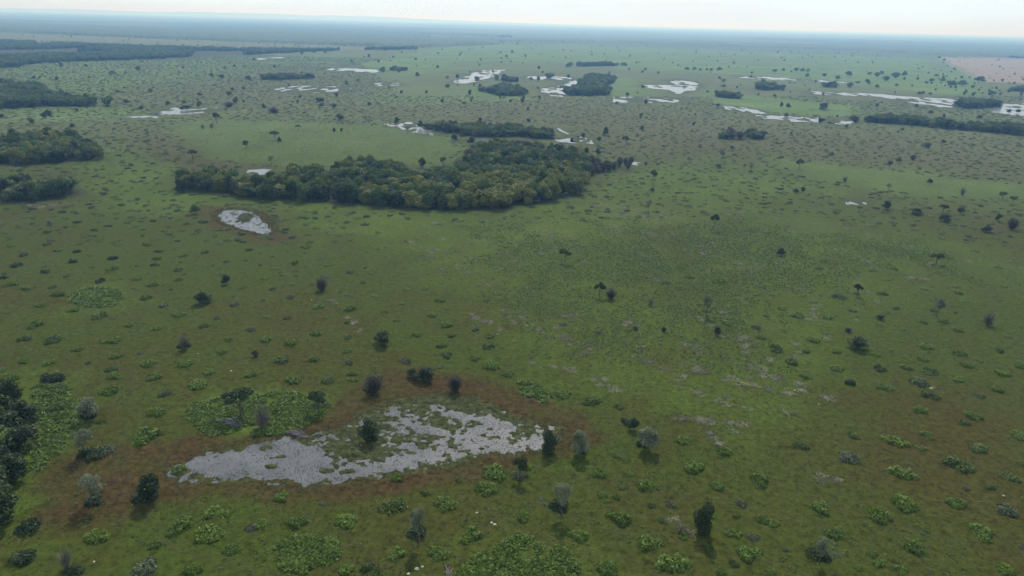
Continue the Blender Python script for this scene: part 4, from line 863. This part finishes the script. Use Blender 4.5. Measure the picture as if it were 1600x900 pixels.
# low scrub, thickets, tufts
sprig = []
for v in range(8):
    rg = np.random.default_rng(1200 + v); kd = ['bright', 'dull', 'bright', 'greyish', 'dull', 'dull', 'bright', 'bright'][v]
    gq = shrub_geo(rg, n=26, size=.55, H=.5); sprig.append(mesh_from('sprig', gq[0], gq[1], M_SHRUB[kd], False, dict(f_tone=gq[2])))
spcol = tmpl_collection('sprig_templates', sprig)
def fill_poly(Q, n):
    lo = Q.min(0); hi = Q.max(0); P = lo + rng.random((n, 2)) * (hi - lo); return P
Qs = polyw(SCRUB); P = fill_poly(Qs, 190000); P = P[(sdist(P, Qs) + 10 * fbm(P[:, 0] / 25, P[:, 1] / 25, 800, 3) > 0)]
sdq = sdist(P, Qs); dn = fbm(P[:, 0] / 9, P[:, 1] / 14, 801, 4) - .9 * (1 - sst(sdq, 0, 20 + .12 * np.hypot(P[:, 0], P[:, 1]))) + .5 * fbm(P[:, 0] / 40, P[:, 1] / 40, 802, 3); P = P[dn > -.62 + 1.0 * rng.random(len(P))]
P = P[~in_any(P, [MP], 4)]
s = .2 + .5 * rng.random(len(P)) ** 2.2; scatter('scrub_cover', P, np.c_[s, s, s * .8], spcol, 8, 'knee-high green and grey scrub regrowth covering the middle field', 'scrub')
THICK = [([(285,650),(300,632),(345,622),(400,616),(455,614),(495,625),(508,645),(480,665),(440,678),(380,683),(320,676)], 2600, 'lush thicket of ferny undergrowth around the umbrella tree above the pond'),
         ([(50,605),(105,600),(122,630),(115,680),(80,720),(55,740),(50,680)], 1500, 'bright ferny undergrowth beside the left edge wood'),
         ([(705,895),(740,872),(790,845),(830,838),(870,855),(905,885),(915,915),(700,915)], 2200, 'large bright green thicket at the bottom centre edge'),
         ([(115,458),(140,450),(180,452),(192,462),(180,478),(140,480),(110,470)], 900, 'low bright green thicket patch in the left field'),
         ([(435,850),(480,838),(528,845),(530,870),(500,890),(440,890)], 500, 'leafy green thicket left of the bottom pale tree'),
         ([(806,597),(840,600),(865,620),(850,632),(815,615)], 300, 'bright leafy thicket strip above the pond right side')]
for pl, n, lb in THICK:
    Q = polyw(pl); P = fill_poly(Q, n * 2); P = P[(sdist(P, Q) + 1.6 * fbm(P[:, 0] / 3, P[:, 1] / 3, 810, 3) > 0) & (fbm(P[:, 0] / 3.5, P[:, 1] / 3.5, 811, 3) > -.3)]
    s = .35 + .95 * rng.random(len(P)) ** 1.8; idx_ = np.where(rng.random(len(P)) < .6, rng.choice([0, 6], len(P)), rng.choice([1, 2, 4, 5], len(P)))
    scatter('thicket', P, np.c_[s, s, s * .8], spcol, 8, lb, 'thicket', idx=idx_)
Qo = polyw(GREENS[0][0]); P = fill_poly(Qo, 16000); P = P[(sdist(P, Qo) + 8 * fbm(P[:, 0] / 20, P[:, 1] / 20, 805, 3) > 0)]
P = P[fbm(P[:, 0] / 12, P[:, 1] / 30, 806, 4) > -.3 + .5 * rng.random(len(P))]
s = .3 + .55 * rng.random(len(P)) ** 2; scatter('meadow_growth', P, np.c_[s, s, s * .5], spcol, 8, 'short bright herbs over the oval green meadow behind the wood', 'herbs')
# stray sprigs all over the near fields
q = np.c_[rng.random(16000) * 1700 - 50, 390 + rng.random(16000) ** .8 * 530]; P = unp(q[:, 0], q[:, 1]); P = P[(fbm(P[:, 0] / 14, P[:, 1] / 14, 820, 3) > -.12) & ~in_any(P, [MP], 6)]
s = .14 + .34 * rng.random(len(P)) ** 2; scatter('seedlings', P, np.c_[s, s, s * .8], spcol, 8, 'tiny green plants sprinkled between the shrub mounds', 'plants')
tuft = []
for v in range(6):
    rg = np.random.default_rng(1300 + v); n = 9; a = rg.random(n) * 6.283
    st = sticks(rg, n, .22, .3, .022); tuft.append(mesh_from('tuft', st[0], st[1], M_GRASS, False, dict(f_tone=st[2])))
tcol = tmpl_collection('tuft_templates', tuft)
n = 90000; a = (rng.random(n) - .5) * math.radians(86); r_ = 98 + (330 - 98) * rng.random(n) ** .8; P = np.c_[np.sin(a) * r_, np.cos(a) * r_]
P = P[(fbm(P[:, 0] / 6, P[:, 1] / 6, 830, 3) > -.1) & ~in_any(P, [MP], 1)]; s = .4 + .6 * rng.random(len(P))
scatter('grass', P, s, tcol, 6, 'short rough grass of the near fields', 'grass')
reed = []
for v in range(6):
    rg = np.random.default_rng(1400 + v); st = sticks(rg, 14, .4, .5, .03); reed.append(mesh_from('reed', st[0], st[1], M_STRAW if v < 3 else M_MARSH, False, dict(f_tone=st[2])))
rcol = tmpl_collection('reed_templates', reed)
P = fill_poly(grow(MP, 6), 42000); sdv = sdist(P, MP); zz, _ = pond_height(P)
px, _ = project(np.c_[P, np.zeros(len(P))])
pr = np.where(sdv > 4, np.where(px < 500, .34, .5), .6) + .25 * (zz > GZ_WATER); k_ = (sdv > -2) & (rng.random(len(P)) < pr * (.5 + sst(fbm(P[:, 0] / 3, P[:, 1] / 3, 840, 3), -.3, .3)))
P = P[k_]; zz = zz[k_]; px = px[k_]; sdv = sdv[k_]; s = .22 + .35 * rng.random(len(P)); pk = np.where((rng.random(len(P)) < np.where(px > 520, .22, .2)) & (px > 0), rng.integers(0, 3, len(P)), rng.integers(3, 6, len(P)))
scatter('marsh_grass', np.c_[P, np.maximum(zz, GZ_WATER)], s, rcol, 6, 'sedge and pale straw standing in the shallow foreground pond', 'marsh grass', idx=pk)
Q = grow(P2, 4); P = fill_poly(Q, 5000); zz, _ = pond_height(P); k_ = (sdist(P, Q) > 0) & ((zz > GZ_WATER) | (rng.random(len(P)) < .12)) & (rng.random(len(P)) < .6); P = P[k_]
scatter('marsh_grass', np.c_[P, np.maximum(zz[k_], GZ_WATER)], .7 + .7 * rng.random(len(P)), rcol, 6, 'sedge growing over the middle of the small pond', 'marsh grass', idx=rng.integers(3, 6, len(P)))
# dead brush along the cleared rows
brush = []
for v in range(5):
    rg = np.random.default_rng(1500 + v); V = []; Fc = []; T = []
    for i in range(26):
        a = rg.random() * 6.283; c = rg.normal(size=3) * [.6, .6, 0] + [0, 0, .05 + .25 * rg.random()]; dv = np.array([math.cos(a), math.sin(a), rg.normal() * .25]) * (.3 + .5 * rg.random()); sd3 = np.array([-math.sin(a), math.cos(a), .5]) * .035; o_ = len(V)
        V += [c - dv - sd3, c - dv + sd3, c + dv + sd3 * .5, c + dv - sd3 * .5]; Fc.append([o_, o_ + 1, o_ + 2, o_ + 3]); T.append(rg.random())
    brush.append(mesh_from('brush', np.array(V), np.array(Fc), M_DEAD if v < 3 else M_GREYTW, False, dict(f_tone=np.array(T))))
bcol = tmpl_collection('brush_templates', brush)
pts = []
for l, wd, st in STRIPES:
    Q = polyw(l)
    for k in range(len(Q) - 1):
        ln = np.hypot(*(Q[k + 1] - Q[k])); n = int(ln * st * 1.1); t = rng.random(n)[:, None]; pts.append(Q[k] + (Q[k + 1] - Q[k]) * t + rng.normal(size=(n, 2)) * wd * .9)
P = fill_poly(Qs, 9000); P = P[(sdist(P, Qs) > 0) & (fbm(P[:, 0] / 6, P[:, 1] / 10, 850, 4) > .36)]; pts.append(P); P = np.concatenate(pts)
scatter('dead_brush', P, .6 + .8 * rng.random(len(P)), bcol, 5, 'grey and bleached dead branches strewn in rows through the scrub', 'brush')

# ------------------------------------------------------------------ wheel tracks
m, nt, out = newmat('wheel_track'); tcn = N(nt, 'ShaderNodeTexCoord')
d = N(nt, 'ShaderNodeBsdfPrincipled'); d.inputs['Roughness'].default_value = .95; d.inputs['Specular IOR Level'].default_value = .05
nt.links.new(mixc(nt, rng_(nt, noise(nt, tcn.outputs['Object'], .8, 4), .35, .65), rgb(.062, .050, .026), rgb(.10, .088, .052)), d.inputs['Base Color'])
tr = N(nt, 'ShaderNodeBsdfTransparent'); ms = N(nt, 'ShaderNodeMixShader')
nt.links.new(rng_(nt, noise(nt, tcn.outputs['Object'], .35, 5, .7), .40, .60, 0, .6), ms.inputs[0]); nt.links.new(tr.outputs[0], ms.inputs[1]); nt.links.new(d.outputs[0], ms.inputs[2]); nt.links.new(ms.outputs[0], out.inputs[0]); M_TRACK = m
TRACKS = [([(610,735),(664,760),(735,792),(800,824),(900,857),(1011,888),(1050,905)], 'worn wheel track from the pond to the bottom edge right of centre'), ([(700,738),(800,771),(932,820),(1066,850),(1200,880),(1300,905)], 'wheel track passing under the pale tree with the dark skirt'),
 ([(1090,705),(1200,749),(1351,809),(1480,845),(1600,873),(1660,885)], 'wheel track crossing the lower right corner'), ([(184,560),(186,640),(196,764),(212,790),(272,851),(400,892),(440,908)], 'wheel track curving down past the left end of the pond'),
 ([(178,562),(223,598),(280,614),(340,628),(400,645)], 'faint wheel track in the left field'), ([(420,772),(460,798),(530,840),(611,885),(650,910)], 'wheel track below the middle of the pond'), ([(472,577),(490,599),(528,617),(560,628)], 'short faint track above the pond'),
 ([(800,722),(950,756),(1065,772),(1200,800),(1330,840)], 'faint wheel track right of the pond')]
for tl, lb in TRACKS:
    Q = polyw(tl); t = np.linspace(0, len(Q) - 1, 90); S = np.c_[np.interp(t, np.arange(len(Q)), Q[:, 0]), np.interp(t, np.arange(len(Q)), Q[:, 1])]
    for _ in range(6): S[1:-1] = (S[:-2] + S[1:-1] * 2 + S[2:]) / 4
    T_ = np.gradient(S, axis=0); T_ /= np.linalg.norm(T_, axis=1)[:, None]; Nn = np.c_[-T_[:, 1], T_[:, 0]]
    V = []; Fc = []
    for off in (-.85, .85):
        o_ = len(V); wob = .08 * np.sin(np.arange(90) * .9 + off)
        for k in range(90):
            c = S[k] + Nn[k] * (off + wob[k]); V += [tuple(c - Nn[k] * .2) + (.006,), tuple(c + Nn[k] * .2) + (.006,)]
        Fc += [[o_ + 2 * k, o_ + 2 * k + 1, o_ + 2 * k + 3, o_ + 2 * k + 2] for k in range(89)]
    obj('wheel_track', mesh_from('wheel_track', np.array(V), np.array(Fc)[:, ::-1], M_TRACK), kind='structure', label=lb, category='track')

# pale stones, a fallen log
def stone_mesh(rg):
    import bmesh
    bm = bmesh.new(); bmesh.ops.create_icosphere(bm, subdivisions=2, radius=1)
    for v in bm.verts: v.co *= .8 + .35 * rg.random(); v.co.z *= .5
    me = bpy.data.meshes.new('stone'); bm.to_mesh(me); bm.free(); me.materials.append(M_STONE); return me
SM = [stone_mesh(np.random.default_rng(k)) for k in range(3)]
for k, (x, y, s, lb) in enumerate([(745,801.5,.55,'small pale stone, first in the row right of the bottom pale tree'),(768,817,.6,'pale stone beside the largest in the row right of the bottom pale tree'),(773,820,.75,'largest pale stone in the row right of the bottom pale tree'),(638,897,.6,'pale stone at the bottom edge below the pale tree'),(651,889,.85,'biggest pale stone below the bottom pale tree'),(660,886,.55,'small pale stone right of the biggest one below the pale tree'),(147,878,.45,'pale stone below the bright shrub at lower left'),(1568,775,.55,'pale stone near the right edge'),(1455,607,.9,'pale stone heap in the right field'),(1279,632,.5,'small pale stone in the right scrub'),(1242,610,.6,'pale stone by the white stripe on the right'),(361,580,.7,'pale stone in the left field above the umbrella tree'),(90,580.5,.4,'tiny pale stone in the left field'),(309,553,.5,'pale stone near the pale snag tree'),(487,469,.6,'pale stone below the dead grey bush')]):
    p = unp(x, y); o = obj('stone', SM[k % 3], label=lb, category='stone', group='pale stones'); o.location = (p[0], p[1], .08); s *= .48; o.scale = (s * 1.1, s, s * .8); o.rotation_euler = (0, 0, k * 1.3)
lg = []
rg = np.random.default_rng(5)
for k in range(14):
    a = -.5 + rg.normal() * .35; q0 = rg.normal(size=2) * .8; ln = 1.5 + 2.2 * rg.random(); z_ = .3 + .5 * rg.random()
    lg.append(tube([(q0[0] - ln * math.cos(a), q0[1] - ln * math.sin(a), z_), (q0[0], q0[1], z_ + .25), (q0[0] + ln * math.cos(a), q0[1] + ln * math.sin(a), z_ * .7)], [.12, .09, .04], 5))
M_LOG = flat_mat('grey_log', (.09, .08, .10), (.20, .18, .21), 3)
gq = join(lg); o = obj('fallen_tree', mesh_from('fallen_tree', gq[0], gq[1], M_LOG, True), label='purple-grey fallen dead tree lying in the thicket above the pond', category='fallen tree'); p = unp(364, 662); o.location = (p[0], p[1], 0)
gq = join(lg[:9]); o = obj('fallen_tree', mesh_from('fallen_tree', gq[0], gq[1], M_LOG, True), label='grey dead branches lying at the left of the bottom thicket', category='fallen tree'); p = unp(704, 896); o.location = (p[0], p[1], 0); o.rotation_euler = (0, 0, -.9); o.scale = (.55, .55, .5)
o = obj('fallen_tree', bpy.data.meshes['fallen_tree'], label='short grey driftwood heap on the upper shore of the pond', category='fallen tree'); p = unp(466, 679); o.location = (p[0], p[1], 0); o.scale = (.8, .8, .8)
gd = sticks(np.random.default_rng(3), 260, 2.2, 1.7, .03); o = obj('dry_grass_clump', mesh_from('dry_grass', gd[0], gd[1], M_STRAW, False, dict(f_tone=gd[2])), label='pale dry grass clump left of the tall dark bushy tree', category='dry grass'); p = unp(1066, 830); o.location = (p[0], p[1], 0)

# ------------------------------------------------------------------ horizon hills
hx = np.linspace(-24000, 3500, 260); hy = np.linspace(26000, 32000, 30); X, Y = np.meshgrid(hx, hy)
prof = 1.08 * np.interp(hx / 1.48, [-16000, -14000, -11500, -9500, -8300, -6800, -5200, -4000, -2000, 0, 2500], [30, 80, 140, 100, 150, 190, 125, 165, 90, 50, 10])
Z = prof[None] * (.8 + .25 * fbm(X / 900, Y / 1500, 900, 4)) * np.sin(np.linspace(0, math.pi, 30))[:, None] ** .7 - 3
i_ = np.arange(29)[:, None]; j_ = np.arange(259)[None]; Fc = np.stack([i_ * 260 + j_, i_ * 260 + j_ + 1, (i_ + 1) * 260 + j_ + 1, (i_ + 1) * 260 + j_], -1).reshape(-1, 4)
obj('hills', mesh_from('hills', np.c_[X.ravel(), Y.ravel(), Z.ravel()], Fc, M_CANOPY, True), kind='structure', label='faint low blue hills on the left horizon', category='hills')

# ------------------------------------------------------------------ haze
HZ = 1.55e-4
bx = 76000; z0, z1 = -1.5, 228.
V = [(x, y, z) for x in (-bx, bx) for y in (-bx, bx) for z in (z0, z1)]
me = bpy.data.meshes.new('haze'); me.from_pydata(V, [], [(0, 1, 3, 2), (4, 6, 7, 5), (0, 4, 5, 1), (2, 3, 7, 6), (0, 2, 6, 4), (1, 5, 7, 3)])
m, nt, out = newmat('haze_air'); pv = N(nt, 'ShaderNodeVolumePrincipled'); pv.inputs['Color'].default_value = rgb(.27, .56, 1.0); pv.inputs['Absorption Color'].default_value = rgb(1, 1, 1); pv.inputs['Density'].default_value = HZ; pv.inputs['Anisotropy'].default_value = .45
nt.links.new(pv.outputs[0], out.inputs['Volume']); me.materials.append(m)
obj('haze', me, kind='stuff', label='thin bluish haze filling the air over the plain', category='haze')
